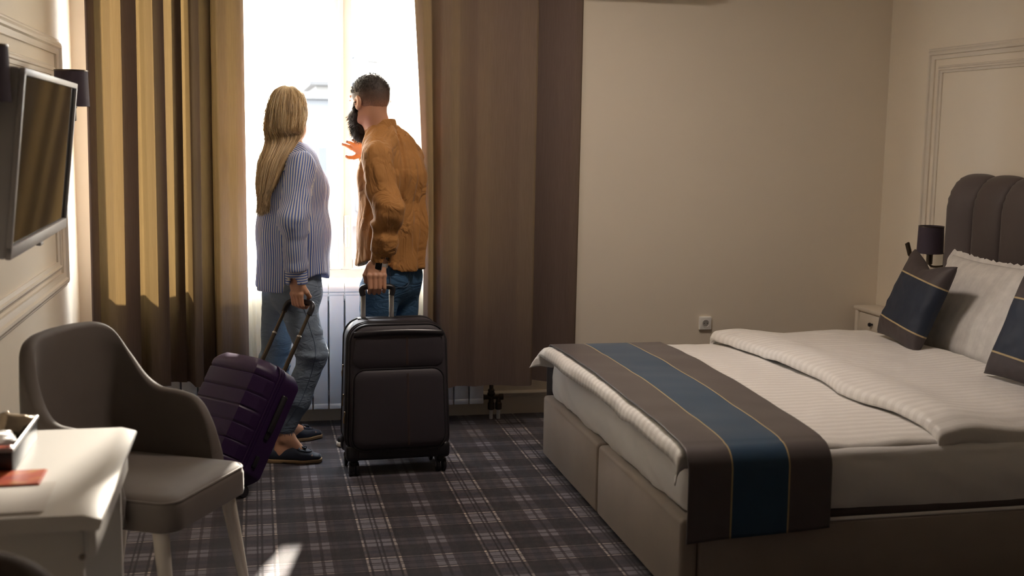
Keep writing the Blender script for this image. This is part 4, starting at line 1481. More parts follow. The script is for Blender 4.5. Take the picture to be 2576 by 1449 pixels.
# body: stacked outlines from front to back, puffed front
rows = []
HW0, HW1 = SW / 2, SW / 2 * .945
for y, off in ((-SD / 2 - .006, -.075), (-SD / 2 - .004, -.03), (-SD / 2 + .002, -.010), (-SD / 2 + .014, -.001), (-SD / 2 + .03, .0), (0, .003), (SD / 2 - .03, .0), (SD / 2 - .012, -.003), (SD / 2, -.014), (SD / 2 + .002, -.05)):
    rows.append(front_outline(off, y, S0, S1, HW0, HW1, .085))
P = np.array(rows)
P[..., 1] += np.where(P[..., 1] < 0, (P[..., 2] - S0) / (S1 - S0) * .022, 0)      # front leans back a little
mb = MB().grid(P, closed_v=True)
m = P.shape[1]
mb.cap(range(m - 1, -1, -1)).cap(range((len(rows) - 1) * m, len(rows) * m))
mb.build('body', 'suit', bs, smooth=50)
lean = lambda z: (z - S0) / (S1 - S0) * .022
def ring(off, y, rad, mat, name, z0=S0, z1=S1, hw0=HW0, hw1=HW1, r=.085, par=bs):
    p = front_outline(off, y, z0, z1, hw0, hw1, r)
    p[:, 1] += lean(p[:, 2])
    return MB().tube(p, rad, 8, closed=True).build(name, mat, par)
ring(-.002, -SD / 2 + .010, .0048, 'suit_trim', 'piping')
ring(.002, -SD / 2 + .045, .0035, 'suit_trim', 'zip')
ring(.002, -SD / 2 + .075, .0045, 'suit_trim', 'zip')
ring(.000, SD / 2 - .03, .0045, 'suit_trim', 'piping')
# lower pocket, raised, with piping round it
def slab_front(name, z0, z1, hw0, hw1, r, th, mat):
    rws = []
    for dy, off in ((.0, 0), (-th * .6, -.001), (-th * .95, -.008), (-th - .003, -.03), (-th - .004, -.042)):
        p = front_outline(off, -SD / 2 - .003 + dy, z0, z1, hw0, hw1, r)
        p[:, 1] += lean(p[:, 2])
        rws.append(p)
    Q = np.array(rws)
    b = MB().grid(Q, closed_v=True)
    mm = Q.shape[1]
    b.cap(range((len(rws) - 1) * mm, len(rws) * mm)).cap(range(mm - 1, -1, -1))
    return b.build(name, mat, bs, smooth=50)
pk = slab_front('front_pocket', .125, .475, SW / 2 - .022, SW / 2 - .030, .05, .016, 'suit')
p = front_outline(.004, -SD / 2 - .008, .125, .475, SW / 2 - .022, SW / 2 - .030, .05); p[:, 1] += lean(p[:, 2])
MB().tube(p, .0042, 8, closed=True).build('pocket_piping', 'suit_trim', pk)
slab_front('upper_pocket', .485, .640, SW / 2 - .026, SW / 2 - .036, .045, .007, 'suit')
def vline(z0, z1, y, name, mat, rad=.0009, x=.035, par=bs):
    zs = np.linspace(z0, z1, 8)
    return MB().tube([(x + .012 * (.4 - z), y + lean(z), z) for z in zs], rad, 5).build(name, mat, par)
vline(.14, .46, -SD / 2 - .0235, 'stitching', 'stitch'); vline(.14, .46, -SD / 2 - .0235, 'stitching', 'stitch', x=.0405)
vline(.495, .618, -SD / 2 - .0145, 'stitching', 'stitch'); vline(.495, .618, -SD / 2 - .0145, 'stitching', 'stitch', x=.0405)
# glossy strap across the upper edge
zs_ = np.linspace(-1, 1, 40)
strap = []
for k_ in (0, 1):
    strap.append([(x * (SW / 2 - .030), -SD / 2 - .010 - .010 * (1 - x ** 4) + lean(.63), .618 + .026 * k_ + .010 * (1 - x ** 2) - .0) for x in zs_])
Pq = np.array(strap)
o = MB().grid(Pq).build('grab_strap', 'suit_trim', bs, smooth=180)
o.modifiers.new('thickness', 'SOLIDIFY').thickness = .005
# zip pulls on the left edge
for z, dy in ((.475, .055), (.345, .05), (.275, .012)):
    x = -SW / 2 - .005
    pp = MB().box((x - .004, -SD / 2 + dy + lean(z), z + .012), (.007, .010, .012), .002)
    pp.tube([(x - .005, -SD / 2 + dy - .004 + lean(z), z + .006), (x - .010, -SD / 2 + dy - .010 + lean(z), z - .012), (x - .010, -SD / 2 + dy - .014 + lean(z), z - .032)], [.002, .0035, .003], 6)
    pp.build('zip_pull', 'brass', bs)
# base, corner guards, telescopic handle, wheels
MB().box((0, 0, .098), (SW * .985, SD * 1.01, .055), .018, 3).build('base', 'suit_trim', bs)
for sx_ in (-1, 1):
    for sy_ in (-1, 1):
        cx, cy = sx_ * (SW / 2 - .032), sy_ * (SD / 2 - .035)
        MB().box((sx_ * (SW / 2 - .028), sy_ * (SD / 2 - .028), .105), (.064, .066, .075), .02, 3).build('corner_guard', 'black', bs)
        hs = MB().lathe([(.020, 0), (.022, .012), (.016, .022), (.012, .045)], (cx, cy, .045), seg=16).build('wheel_housing', 'black', bs)
        for q in (-1, 1):
            wq = MB().lathe([(.012, -.008), (.026, -.008), (.030, -.005), (.030, .005), (.026, .008), (.012, .008)], (cx + q * .014, cy, .030), axis='x', seg=24).build('wheel', 'black', hs)
        MB().lathe([(.013, 0), (.013, .0015)], (cx - .024, cy, .030), axis='x', seg=18).build('hub_cap', 'silver', hs)
HT = .806
HXC = -.066
for sx_ in (-1, 1):
    MB().box((HXC + sx_ * .064, SD / 2 - .035, .715), (.022, .013, .180), .003).build('handle_rod', 'silver', bs)
MB().box((HXC, SD / 2 - .035, .670), (.18, .045, .014), .005).build('handle_seat', 'black', bs)
gp = cr([(HXC + x_, SD / 2 - .035, HT + z_) for x_, z_ in ((-.064, -.030), (-.070, -.004), (-.058, .008), (-.012, .010), (.012, .010), (.058, .008), (.070, -.004), (.064, -.030))], 34)
MB().tube(gp, .013, 12).build('grip', 'black', bs)
BSM = np.array(Matrix.Translation(Vector((.600, 5.085, 0))) @ Matrix.Rotation(ang, 4, 'Z'))
b_grip = (BSM @ np.array([HXC - .004, SD / 2 - .035, HT + .010, 1]))[:3]
b_axis = BSM[:3, 0]
p_grip = pcase(np.array([0.0, .028, GT + .012]))

# ------------------------------------------------------------------ people
def J(u, v, y):
    return at(u, v, y=y)


def head_sdf(C, r, f, z, s=1.0, male=False, ears=True):
    """C centre; r,f,z axes: right, forward, up"""
    R = np.stack([r, f, z])
    g = lambda a, b, c: C + s * (r * a + f * b + z * c)
    def fn(p):
        d = sell(p, g(0, -.012, .028), s * np.array([.075, .096, .092]), R)
        d = smin(d, sell(p, g(0, .028, -.030), s * np.array([.060, .066, .088]), R), .03)
        d = smin(d, sell(p, g(0, .050, -.092), s * np.array([.040 + .008 * male, .040, .030]), R), .035)
        for q in (-1, 1):
            d = smin(d, sell(p, g(q * .050, .020, -.055), s * np.array([.022, .04, .04]), R), .025)
            d = smin(d, sell(p, g(q * .036, .068, -.018), s * np.array([.02, .018, .018]), R), .02)
            d = smin(d, secap(p, g(q * .012, .091, .030), g(q * .046, .076, .032), .008, .008, .007, .007, z), .012)
            d = smax(d, -sell(p, g(q * .031, .099, .010), s * np.array([.017, .012, .012]), R), .012)
            e = sell(p, g(q * .079, -.012, -.004), s * np.array([.009, .022, .033]), R)
            e = smax(e, -sell(p, g(q * .087, -.006, .000), s * np.array([.008, .011, .019]), R), .005)
            d = smin(d, e, .008) if ears else d
        d = smin(d, scone(p, g(0, .092, .022), g(0, .112, -.026), .008, .0125), .012)
        for q in (-1, 1):
            d = smin(d, sell(p, g(q * .012, .102, -.031), s * np.array([.009, .010, .008]), R), .006)
        d = smin(d, sell(p, g(0, .087, -.060), s * np.array([.024, .014, .006]), R), .006)
        d = smin(d, sell(p, g(0, .085, -.072), s * np.array([.020, .014, .007]), R), .006)
        return d
    return fn, g


def grip_hand(wrist, B, t, U, O, tsgn, k=1.0):
    """hand closed round a bar through B along t; U bar->wrist, O towards the knuckle side"""
    parts = []
    def fn(p):
        Kc = B + U * .047 * k + O * .019 * k
        d = secap(p, wrist, B + U * .085 * k + O * .006, .026 * k, .019 * k, .038 * k, .0165 * k, t)
        d = smin(d, secap(p, B + U * .085 * k + O * .006, Kc, .038 * k, .0165 * k, .041 * k, .0125 * k, t), .02)
        for i, L in enumerate((.96, 1.05, 1.0, .86)):
            o = t * (i - 1.5) * .0205 * k * tsgn * -1 + t * 0
            r = (.0092, .0096, .0093, .0082)[i] * k
            a = B + o + U * .046 * k + O * (.021 + .002 * (i in (1, 2))) * k
            b = B + o - U * .006 * L * k + O * .0265 * k
            c = B + o - U * .0260 * L * k + O * .006 * k
            e = B + o - U * .014 * k - O * .019 * L * k
            f_ = np.minimum(np.minimum(scone(p, a, b, r * 1.12, r), scone(p, b, c, r, r * .95)), scone(p, c, e, r * .95, r * .85))
            f_ = smin(f_, sell(p, a, np.ones(3) * r * 1.25), .006)
            d = smin(d, f_, .005)
        th = t * tsgn
        a, b = B + U * .085 * k + th * .028 * k, B + U * .050 * k + th * .046 * k - O * .004
        c, e = B + U * .022 * k + th * .040 * k - O * .018, B + U * .006 * k + th * .018 * k - O * .0275
        d = smin(d, union([scone(p, a, b, .015 * k, .0115 * k), scone(p, b, c, .0115 * k, .0105 * k), scone(p, c, e, .0105 * k, .0085 * k)], .004), .008)
        return d
    return fn


def open_hand(wrist, D, N, side, k=1.0):
    """relaxed open hand: D along the fingers, N out of the back of the hand, side = +1/-1 thumb side along D x N"""
    D = _n(D); N = _n(N - D * (N @ D)); T = np.cross(D, N) * side
    def fn(p):
        K = wrist + D * .092 * k
        d = secap(p, wrist, K, .026 * k, .018 * k, .040 * k, .013 * k, T)
        for i, (L, sp, cu) in enumerate(((.070, .10, .25), (.078, .02, .35), (.072, -.07, .45), (.056, -.17, .55))):
            o = K + T * (1.5 - i) * .0205 * k
            dd = _n(D + T * sp)
            r = (.0090, .0094, .0090, .0080)[i] * k
            a = o
            b = a + (dd * math.cos(cu * .5) - N * math.sin(cu * .5)) * L * .48 * k
            c = b + (dd * math.cos(cu * 1.3) - N * math.sin(cu * 1.3)) * L * .30 * k
            e = c + (dd * math.cos(cu * 1.9) - N * math.sin(cu * 1.9)) * L * .24 * k
            d = smin(d, np.minimum(np.minimum(scone(p, a, b, r * 1.1, r), scone(p, b, c, r, r * .95)), scone(p, c, e, r * .95, r * .8)), .006)
        a = wrist + D * .025 * k + T * .024 * k
        b = a + (D * .6 + T * .75 - N * .3) * .040 * k
        c = b + (D * .85 + T * .4 - N * .3) * .030 * k
        e = c + (D * .95 + T * .1 - N * .35) * .022 * k
        d = smin(d, union([scone(p, a, b, .015 * k, .0115 * k), scone(p, b, c, .0115 * k, .010 * k), scone(p, c, e, .010 * k, .008 * k)], .004), .01)
        return d
    return fn


def bounds(pts, m):
    pts = np.array(pts)
    return pts.min(0) - m, pts.max(0) + m


def loft(rings):
    return np.array(rings)


def limb_fold(p, a, b, amp, freq, seed, sharp=1.0):
    """ring creases along a limb"""
    ba = b - a
    t = ((p - a) @ ba) / np.sqrt(ba @ ba)
    q = np.stack([t * freq, vnoise(p * 9, seed) * .9, p[:, 0] * 3], 1)
    return amp * vnoise(q + vnoise(p * 14, seed + 1)[:, None] * .35, seed + 2)


def add_features(root, g, s, r, f, z, iris='iris'):
    for q in (-1, 1):
        c = g(q * .031, .080, .008)
        e = MB()
        e.lathe([(.0125 * math.sin(a) * s + 1e-5, -.0125 * math.cos(a) * s) for a in np.linspace(.05, math.pi - .05, 12)], (0, 0, 0), seg=16)
        ey = e.build('eye', 'eye', root)
        ey.location = Vector(c) - root.location
        i2 = MB().lathe([(.0001, .0128 * s), (.004 * s, .0122 * s), (.0058 * s, .0112 * s)], (0, 0, 0), seg=16, caps=False)
        ir = i2.build('iris', iris, ey)
        ey.rotation_euler = Vector(f).to_track_quat('Z', 'Y').to_euler()
        lid = MB().tube([g(q * .046, .083, .014), g(q * .038, .0925, .0185), g(q * .029, .0955, .019), g(q * .018, .0915, .015)], .003, 8)
        lid.build('eyelid', SKN[root.name], root, world=True)
    MB().tube([g(-.022, .090, -.066), g(-.010, .1005, -.064), g(0, .1010, -.0655), g(.010, .1005, -.064), g(.022, .090, -.066)], [.002, .0048, .0042, .0048, .002], 8).build('lips', 'lip', root, world=True)


SKN = {}
rng = np.random.default_rng(7)

# ================================================================== woman
F = np.array([.80, .60, 0]); S = np.array([.60, -.80, 0]); UP = np.array([0, 0, 1.0])      # forward, right, up
YW = 5.38
woman = thing('person', 'blonde person in a blue and white striped shirt and light jeans gripping the purple suitcase', 'person', (.15, 5.40, 0))
SKN[woman.name] = 'skin_w'
Pn, Ps, Pc, Pw, Ph = J(741, 372, YW), J(737, 402, YW), J(735, 462, YW), J(737, 585, YW), J(740, 705, YW)
shR, elR, wrR = J(757, 418, 5.245), J(737, 560, 5.135), J(746, 702, 5.15)
shL, elL, wrL = Pn + np.array([0, 0, -.075]) - S * .175, J(772, 560, 5.57), J(752, 500, 5.60)
hipR, knR, anR = J(742, 745, 5.31), J(787, 893, 5.25), J(715, 1098, 5.275)
hipL, knL, anL = J(708, 745, 5.45), J(690, 905, 5.52), J(724, 1078, 5.595)
hf = _n(np.array([.50, .86, -.02])); hr = np.cross(hf, UP); hr /= np.linalg.norm(hr); hz = np.cross(hr, hf)
HC = J(729, 293, YW)
hfn, hg = head_sdf(HC, hr, hf, hz, .93)
# body: one skin surface
def w_core(p):
    d = secap(p, Ps + [0, 0, -.02], Pc, .14, .07, .15, .10, S)
    d = smin(d, secap(p, Pc, Pw, .15, .10, .125, .085, S), .04)
    d = smin(d, secap(p, Pw, Ph + [0, 0, .03], .125, .085, .105, .075, S), .04)
    for a, b, c in ((shR, elR, wrR), (shL, elL, wrL)):
        d = smin(d, np.minimum(scone(p, a, b, .048, .038), scone(p, b, c, .038, .024)), .02)
    for a, b, c in ((hipR, knR, anR), (hipL, knL, anL)):
        d = smin(d, np.minimum(scone(p, a, b, .060, .050), scone(p, b, c, .050, .031)), .03)
    d = smin(d, scone(p, Pn, HC + hz * -.05 - hf * .015, .047, .044), .02)
    return d
def foot_pts(an, heel, toe):
    return an, heel, toe
FT = []
for an, hu, tu, yy in ((anR, (684, 1152), (800, 1152), None), (anL, (712, 1108), (782, 1105), None)):
    pass
dirR = _n(np.array([.985, -.17, 0])); dirL = _n(np.array([.93, .37, 0]))
heelR = np.array([anR[0] - .045, anR[1] - .01, 0]); heelL = np.array([anL[0] - .035, anL[1], 0])
body = MB()
def w_skin(p):
    d = hfn(p)
    return smin(d, scone(p, Pn + [0, 0, -.04], HC + hz * -.06 - hf * .02, .050, .046), .03)
sdf_add(body, w_skin, HC - .17, HC + .17 + np.array([0, 0, 0]), .0045)
sdf_add(body, w_core, *bounds([shR, shL, anR, anL, wrR, wrL, HC], .12), .012)
Bw = p_grip
tw = W_
Uw = _n(wrR - Bw); Uw = _n(Uw - tw * (Uw @ tw)); Ow = np.cross(tw, Uw); Ow *= -np.sign(Ow[1])
hw_ = grip_hand(wrR, Bw, tw, Uw, Ow, 1.0 if tw[0] > 0 else -1.0, .93)
sdf_add(body, lambda p: smin(hw_(p), scone(p, wrR, wrR * .7 + elR * .3, .0235, .028), .012), *bounds([wrR + [0, 0, .03], Bw - UP * .04], .06), .0028)
oh = open_hand(wrL, np.array([-.6, .0, .6]), np.array([0, 1.0, 0]), 1, .93)
sdf_add(body, oh, *bounds([wrL, wrL + np.array([-.13, .02, .13])], .06), .004)
for an, hl, dr in ((anR, heelR, dirR), (anL, heelL, dirL)):
    def ffn(p, an=an, hl=hl, dr=dr):
        d = scone(p, an + UP * .06, an - UP * .005, .036, .034)
        d = smin(d, scone(p, an - UP * .01, hl + dr * .02 + UP * .034, .033, .028), .02)
        d = smin(d, secap(p, hl + dr * .04 + UP * .035, hl + dr * .17 + UP * .028, .027, .028, .034, .018, np.cross(UP, dr)), .03)
        d = smin(d, scone(p, an + dr * .012, hl + dr * .13 + UP * .04, .030, .02), .03)
        d = smin(d, sell(p, an + np.cross(UP, dr) * -.028 - UP * .012, np.ones(3) * .012), .012)
        return d
    sdf_add(body, ffn, *bounds([an + UP * .07, hl + dr * .22, hl], .05), .005)
body.build('body', 'skin_w', woman, world=True, smooth=180, fixn=False)
add_features(woman, hg, .93, hr, hf, hz)

# striped shirt
def w_torso(p):
    d = secap(p, Ps, Pc, .145, .080, .160, .130, S)
    d = smin(d, secap(p, Pc, Pw, .160, .130, .165, .152, S), .05)
    d = smin(d, secap(p, Pw, Ph - UP * .06, .165, .152, .180, .172, S), .05)
    for q in (shR, shL):
        d = smin(d, scone(p, Pn + (q - Pn) * .25 - UP * .012, q + UP * .0 - UP * .01, .052, .062), .04)
    d = smin(d, sell(p, Pc + F * .085 - UP * .02, (.10, .07, .10)), .06)
    # folds: long vertical drapes, deeper towards the hem
    rel = p - Pw
    th = np.arctan2(rel @ F, rel @ S)
    k = np.clip((1.38 - p[:, 2]) / .45, 0, 1)
    q = np.stack([th * 2.6 + p[:, 2] * .8, p[:, 2] * 1.6, np.zeros(len(p))], 1)
    d = d - k * .021 * vnoise(q, 3) - .007 * vnoise(np.stack([th * 5, p[:, 2] * 3.5 + th, p[:, 2] * 0], 1), 5)
    f_ = rel @ F; s_ = rel @ S
    edge = np.clip(np.abs(f_) / .13, 0, 1) ** 1.5
    zh = .868 - np.where(f_ < 0, .088, .044) * edge + .006 * vnoise(np.stack([th * 3, th * 0, th * 0], 1), 8)
    d = smax(d, zh - p[:, 2], .010)
    # open neck
    d = smax(d, -scone(p, Pn - UP * .02 + F * .02, Pn + UP * .2, .050, .062), .01)
    return d
def w_u(c, fc):
    rel, rc = c - Pw, fc - Pw
    th = np.arctan2(rel @ F, rel @ S)                         # joint on the far side of the body
    body_u = np.where(np.abs(np.arctan2(rc @ F, rc @ S)) > 3.0, 0, th) * .168
    yoke = (rel @ F) + .25 * (rel @ UP)
    return np.where(fc[:, 2] > Pc[2] + .055, yoke, body_u)
lo, hi = bounds([Ph - UP * .08 - F * .2 - S * .25, Ph + F * .2 + S * .25, Ph + F * .2 - S * .25, Ph - F * .2 + S * .25, Pn + UP * .03], .03)
shirt = sdf_obj('shirt', w_torso, lo, hi, .0062, 'striped', woman, w_u)
def arm_frame(a, b):
    ax = _n(b - a); e1 = _n(np.cross(ax, UP + .3 * F)); return ax, e1, np.cross(ax, e1)
def sleeve_fn(a, b, c, ra, rb, rc, seed, amp=.006):
    def fn(p):
        d = smin(scone(p, a, b, ra, rb), scone(p, b, c, rb, rc), .03)
        L = np.linalg.norm(c - b)
        t = ((p - b) @ _n(c - b))
        kel = np.exp(-((t) / .10) ** 2); kw = np.exp(-((t - L) / .06) ** 2)
        ang_ = np.stack([t * 26, vnoise(p * 10, seed) * .8, p[:, 0] * 4], 1)
        d = d - amp * (kel * 1.3 + .35 + kw) * vnoise(ang_ + (vnoise(p * 12, seed + 4) * .5)[:, None], seed + 1)
        q2 = np.stack([p[:, 0] * 22, p[:, 1] * 22, p[:, 2] * 4], 1)
        d = d - amp * .9 * vnoise(q2, seed + 2)
        d = smax(d, ((p - c) @ _n(c - b)), .006)
        return d
    return fn
def sleeve_u(a, b, c, R):
    ax, e1, e2 = arm_frame(a, c)
    def cen(p):
        best, bd = None, None
        for q0, q1 in ((a, b), (b, c)):
            d_ = q1 - q0
            t = np.clip(((p - q0) @ d_) / (d_ @ d_), -.3 if q0 is a else 0, 1)
            k = q0 + t[:, None] * d_
            ds = np.linalg.norm(p - k, axis=1)
            if best is None: best, bd = k, ds
            else:
                m = ds < bd
                best = np.where(m[:, None], k, best)
        return best
    def fn(cn, fc):
        rel, rc = cn - cen(cn), fc - cen(fc)
        th = np.arctan2(rel @ e1, rel @ e2); tc = np.arctan2(rc @ e1, rc @ e2)
        return np.where(np.abs(tc) > 3.0, 0, th) * R
    return fn
def ring_u(ax):
    return lambda cn, fc: cn @ ax
for nm, (a, b, c) in (('R', (shR, elR, wrR)), ('L', (shL, elL, wrL))):
    ce = c + _n(b - c) * .038
    fn = sleeve_fn(a, b, ce, .066, .060, .054, 11 if nm == 'R' else 15, .009)
    lo, hi = bounds([a, b, c], .10)
    sl = sdf_obj('sleeve', fn, lo, hi, .0055, 'striped', shirt, sleeve_u(a, b, c, .062))
    ax = _n(c - b)
    c0, c1 = c - ax * .050, c + ax * .022
    def cf(p, c0=c0, c1=c1, ax=ax):
        d = secap(p, c0 - ax * .05, c1 + ax * .05, .046, .042, .048, .042, S + F * .5) + .004 * vnoise(p * 20, 4)
        d = smax(d, (p - c1) @ ax, .003); d = smax(d, -((p - c0) @ ax), .003)
        return smax(d, -scone(p, c1 - ax * .02, c1 + ax * .1, .040, .040), .002)
    cu = sdf_obj('cuff', cf, *bounds([c0, c1], .06), .0038, 'striped', shirt, ring_u(ax))
    if nm == 'R':
        for kq in (.012, .045):
            bc = c0 + ax * kq - np.array([.034, .030, 0])
            MB().lathe([(.0052, -.0015), (.0058, 0), (.005, .0018), (.002, .0012)], bc, axis='y', seg=14).build('button', 'plastic_white', cu, world=True)
# collar
def w_col(p):
    a, b = Pn - UP * .018 - F * .005, Pn + UP * .035 - F * .012
    d = np.abs(secap(p, a - UP * .02, b + UP * .05, .062, .056, .054, .050, S)) - .0045
    zt = Pn[2] + .022 - .055 * np.clip(((p - Pn) @ F) / .06, 0, 1)
    d = smax(d, p[:, 2] - zt, .004)
    d = smax(d, (Pn[2] - .035) - p[:, 2], .004)
    return smax(d, ((p - Pn) @ F) - .050, .004)
sdf_obj('collar', w_col, *bounds([Pn], .11), .004, 'striped', shirt, lambda c, fc: c @ UP)
for q in (-1, 1):       # open collar points and front placket
    a = Pn + F * .055 + S * q * .030 + UP * -.012
    MB().grid(np.array([[a, a + S * q * .035 - UP * .01 - F * .02], [a + F * .035 - UP * .055 + S * q * .01, a + S * q * .055 - UP * .05 + F * .015]])).build('collar_point', 'striped', shirt, world=True).modifiers.new('thickness', 'SOLIDIFY').thickness = .004

# light jeans
def leg_fold(p, k, amp, seed):
    t = (p[:, 2] - k[2])
    kk = np.exp(-(t / .09) ** 2)
    q = np.stack([p[:, 2] * 38, vnoise(p * 8, seed) * .8, p[:, 0] * 5], 1)
    return amp * (kk + .25) * vnoise(q, seed + 1)
def w_jeans(p):
    d = secap(p, Ph + UP * .10, Ph - UP * .05, .135, .10, .150, .115, S)
    d = smin(d, sell(p, Ph - F * .06 - UP * .02 + S * .06, (.09, .09, .10)), .05)
    a = union([scone(p, hipR, knR, .088, .066), scone(p, knR, knR * .45 + anR * .55, .064, .058), scone(p, knR * .45 + anR * .55, anR + UP * .03, .058, .043)], .03)
    b = union([scone(p, hipL, knL, .088, .066), scone(p, knL, knL * .45 + anL * .55, .064, .058), scone(p, knL * .45 + anL * .55, anL + UP * .03, .058, .043)], .03)
    a = a - leg_fold(p, knR, .006, 31); b = b - leg_fold(p, knL, .006, 35)
    d = smin(d, smin(a, b, .015), .04)
    zh = .138 + .006 * vnoise(p * 40, 6)
    d = smax(d, zh - p[:, 2], .005)
    return d
jw = sdf_obj('jeans', w_jeans, *bounds([hipR, hipL, knR, knL, anR, anL, Ph + UP * .11], .15), .0062, 'jeans_w', woman)
def on_surface(fn, p, d, n=40):
    """march a point along d until it meets the surface"""
    p = np.array(p, float)
    for _ in range(n):
        s = fn(p[None])[0]
        if abs(s) < 4e-4: break
        p = p + d * s * .8
    return p
def seam(fn, pts, off=.0):
    out = []
    for q in pts:
        v = _n(CAM - q)
        st = q + v * .3
        out.append(on_surface(fn, st, -v, 60) + v * off)
    return np.array(out)
# outer side seam of the near leg and a frayed hem
ax = cr([hipR + [0.01, 0, 0], (hipR + knR) / 2 + [.012, 0, 0], knR, (knR + anR) / 2 + [.01, 0, 0], anR + UP * .06], 40)
MB().tube(seam(w_jeans, ax + np.array([.012, 0, 0])), .0022, 6).build('side_seam', 'seam', jw, world=True)
fr = MB()
for an in (anR, anL):
    for i in range(70):
        a = rng.uniform(0, 2 * math.pi); r = .041
        p0 = np.array([an[0] + .004 + r * math.cos(a), an[1] + r * math.sin(a), .145])
        fr.tube([p0, p0 + [rng.uniform(-.004, .004), rng.uniform(-.004, .004), -.012 - rng.uniform(0, .012)]], [.0011, .0005], 3, caps=False)
fr.build('frayed_hem', 'jeans_w', jw, world=True, kind='stuff')

# navy loafers
def loafer(hl, dr):
    sd_ = np.cross(UP, dr)
    X = lambda p: (p - hl) @ dr
    Yl = lambda p: (p - hl) @ sd_
    def last(p, g_=0.0):
        d = secap(p, hl + dr * .015 + UP * .034, hl + dr * .15 + UP * .026, .031 + g_, .034 + g_, .043 + g_, .026 + g_, sd_)
        d = smin(d, secap(p, hl + dr * .15 + UP * .026, hl + dr * .215 + UP * .022, .043 + g_, .026 + g_, .030 + g_, .018 + g_, sd_), .02)
        d = smin(d, scone(p, hl + dr * .10 + UP * .045, hl + dr * .16 + UP * .030, .030 + g_, .024 + g_), .03)
        return d
    def upper(p):
        x = X(p)
        d = last(p)
        zt = np.interp(x, [-.05, .0, .05, .10, .115, .125, .24], [.066, .062, .052, .070, .088, .12, .12])
        d = smax(d, p[:, 2] - zt, .004)
        d = smax(d, -last(p, -.004) , .002) if False else d
        return smax(d, .016 - p[:, 2], .003)
    def sole(p):
        d = last(p, .004)
        d = smax(d, p[:, 2] - .017, .003)
        x = X(p)
        lift = np.interp(x, [-.05, .055, .065, .085, .3], [.0, .0, .005, .003, .0005])
        return smax(d, lift - p[:, 2], .002)
    lo, hi = bounds([hl, hl + dr * .25 + UP * .09], .06)
    sh = sdf_obj('shoe', upper, lo, hi, .004, 'loafer', woman)
    # sole reaches down to the floor
    def sole2(p):
        q = p.copy(); q[:, 2] = np.maximum(q[:, 2], .020)
        d = last(q, .004)
        x = X(p)
        lift = np.interp(x, [-.05, .055, .065, .085, .3], [.0, .0, .005, .003, .0005])
        return smax(smax(d, p[:, 2] - .018, .002), lift - p[:, 2], .002)
    sdf_obj('sole', sole2, lo - [0, 0, .0], hi, .0035, 'sole', sh)
    apr = []
    for a in np.linspace(-2.2, 2.2, 22):
        q = hl + dr * (.150 + .040 * math.cos(a)) + sd_ * .028 * math.sin(a) + UP * .09
        apr.append(on_surface(upper, q, -UP, 60) + UP * .001)
    MB().tube(apr, .0022, 6).build('apron_seam', 'loafer', sh, world=True)
    bw = on_surface(upper, hl + dr * .135 + UP * .12, -UP, 60)
    t = MB()
    t.tube([bw - sd_ * .022 - UP * .006, bw + UP * .004, bw + sd_ * .022 - UP * .006], [.004, .0055, .004], 8)
    for q in (-1, 1):
        t.tube([bw, bw + dr * .012 + sd_ * q * .006 + UP * .002, bw + dr * .03 + sd_ * q * .012 - UP * .004], [.003, .004, .0062], 8)
    t.build('tassel', 'loafer', sh, world=True)
loafer(heelR - dirR * .02, dirR)
loafer(heelL - dirL * .02, dirL)

# long blonde hair
ch = [J(712, 352, 5.335), J(688, 402, 5.275), J(674, 452, 5.255), J(665, 490, 5.25), J(662, 518, 5.25)]
wd = np.array([.95, -.25, .22]); wd /= np.linalg.norm(wd)
dp = np.cross(wd, UP); dp /= np.linalg.norm(dp)
RG = []
for zz_, fo, a, b in ((.137, -.018, .008, .010), (.130, -.017, .030, .036), (.106, -.015, .057, .067), (.060, -.022, .076, .082), (.0, -.036, .086, .082), (-.062, -.056, .084, .066)):
    RG.append((HC + hz * zz_ + hf * fo, hr, hf, a, b))
for c, (a, b) in zip(ch, ((.080, .050), (.066, .040), (.052, .030), (.032, .017), (.006, .004))):
    RG.append((c, wd, -dp if (dp @ hf) < 0 else dp, a, b))
def ring_pt(k, th, rho):
    c, w_, d_, a, b = RG[k]
    return c + w_ * a * rho * math.cos(th) + d_ * b * rho * math.sin(th)
hair = MB()
TH = np.linspace(0, 2 * math.pi, 64, endpoint=False)
cols_ = []
for th in TH:
    pts = [ring_pt(k, th, .94 + .03 * math.sin(th * 9)) for k in range(len(RG))]
    cols_.append(cr(pts, 60))
Pm = np.array(cols_)
hair.grid(Pm, np.repeat(np.clip(.30 + .22 * np.sin(TH * 11) + .15 * np.sin(TH * 23), 0, 1)[:, None], 60, 1), closed_u=True)
for i in range(2600):
    th = rng.uniform(0, 2 * math.pi)
    rho = rng.uniform(.90, 1.06)
    fly = rng.random() < .035
    dth = rng.normal(0, .16)
    endk = len(RG) - 1
    pts = []
    ph_, am_ = rng.uniform(0, 6.28), rng.normal(0, .05)
    for k in range(len(RG)):
        e = 1.0 + am_ * math.sin(k * 1.3 + ph_) + (rng.normal(0, .02) if not fly else rng.normal(0, .05) + .012 * k)
        pts.append(ring_pt(k, th + dth * k / 8, rho * e))
    ln = rng.uniform(0, .02)
    spread = ring_pt(len(RG) - 2, th, rho) - RG[-2][0]
    pts[-1] = RG[-1][0] + spread * rng.uniform(.25, 1.0) + UP * (rng.uniform(0, 1) ** 2 * .16 - .015)
    pts.append(pts[-1] + np.array([rng.normal(-.004, .008), rng.normal(0, .006), -.012 - ln]))
    cut = rng.integers(7, 10) if rng.random() < .35 else len(pts)
    pp = cr(pts[:max(cut, 4)], 26)
    r0 = rng.uniform(.0009, .0017) * (.5 if fly else 1)
    hair.tube(pp, np.linspace(r0, r0 * .35, len(pp)), 3, caps=False, u=float(np.clip(rng.normal(.50, .34), 0, 1)))
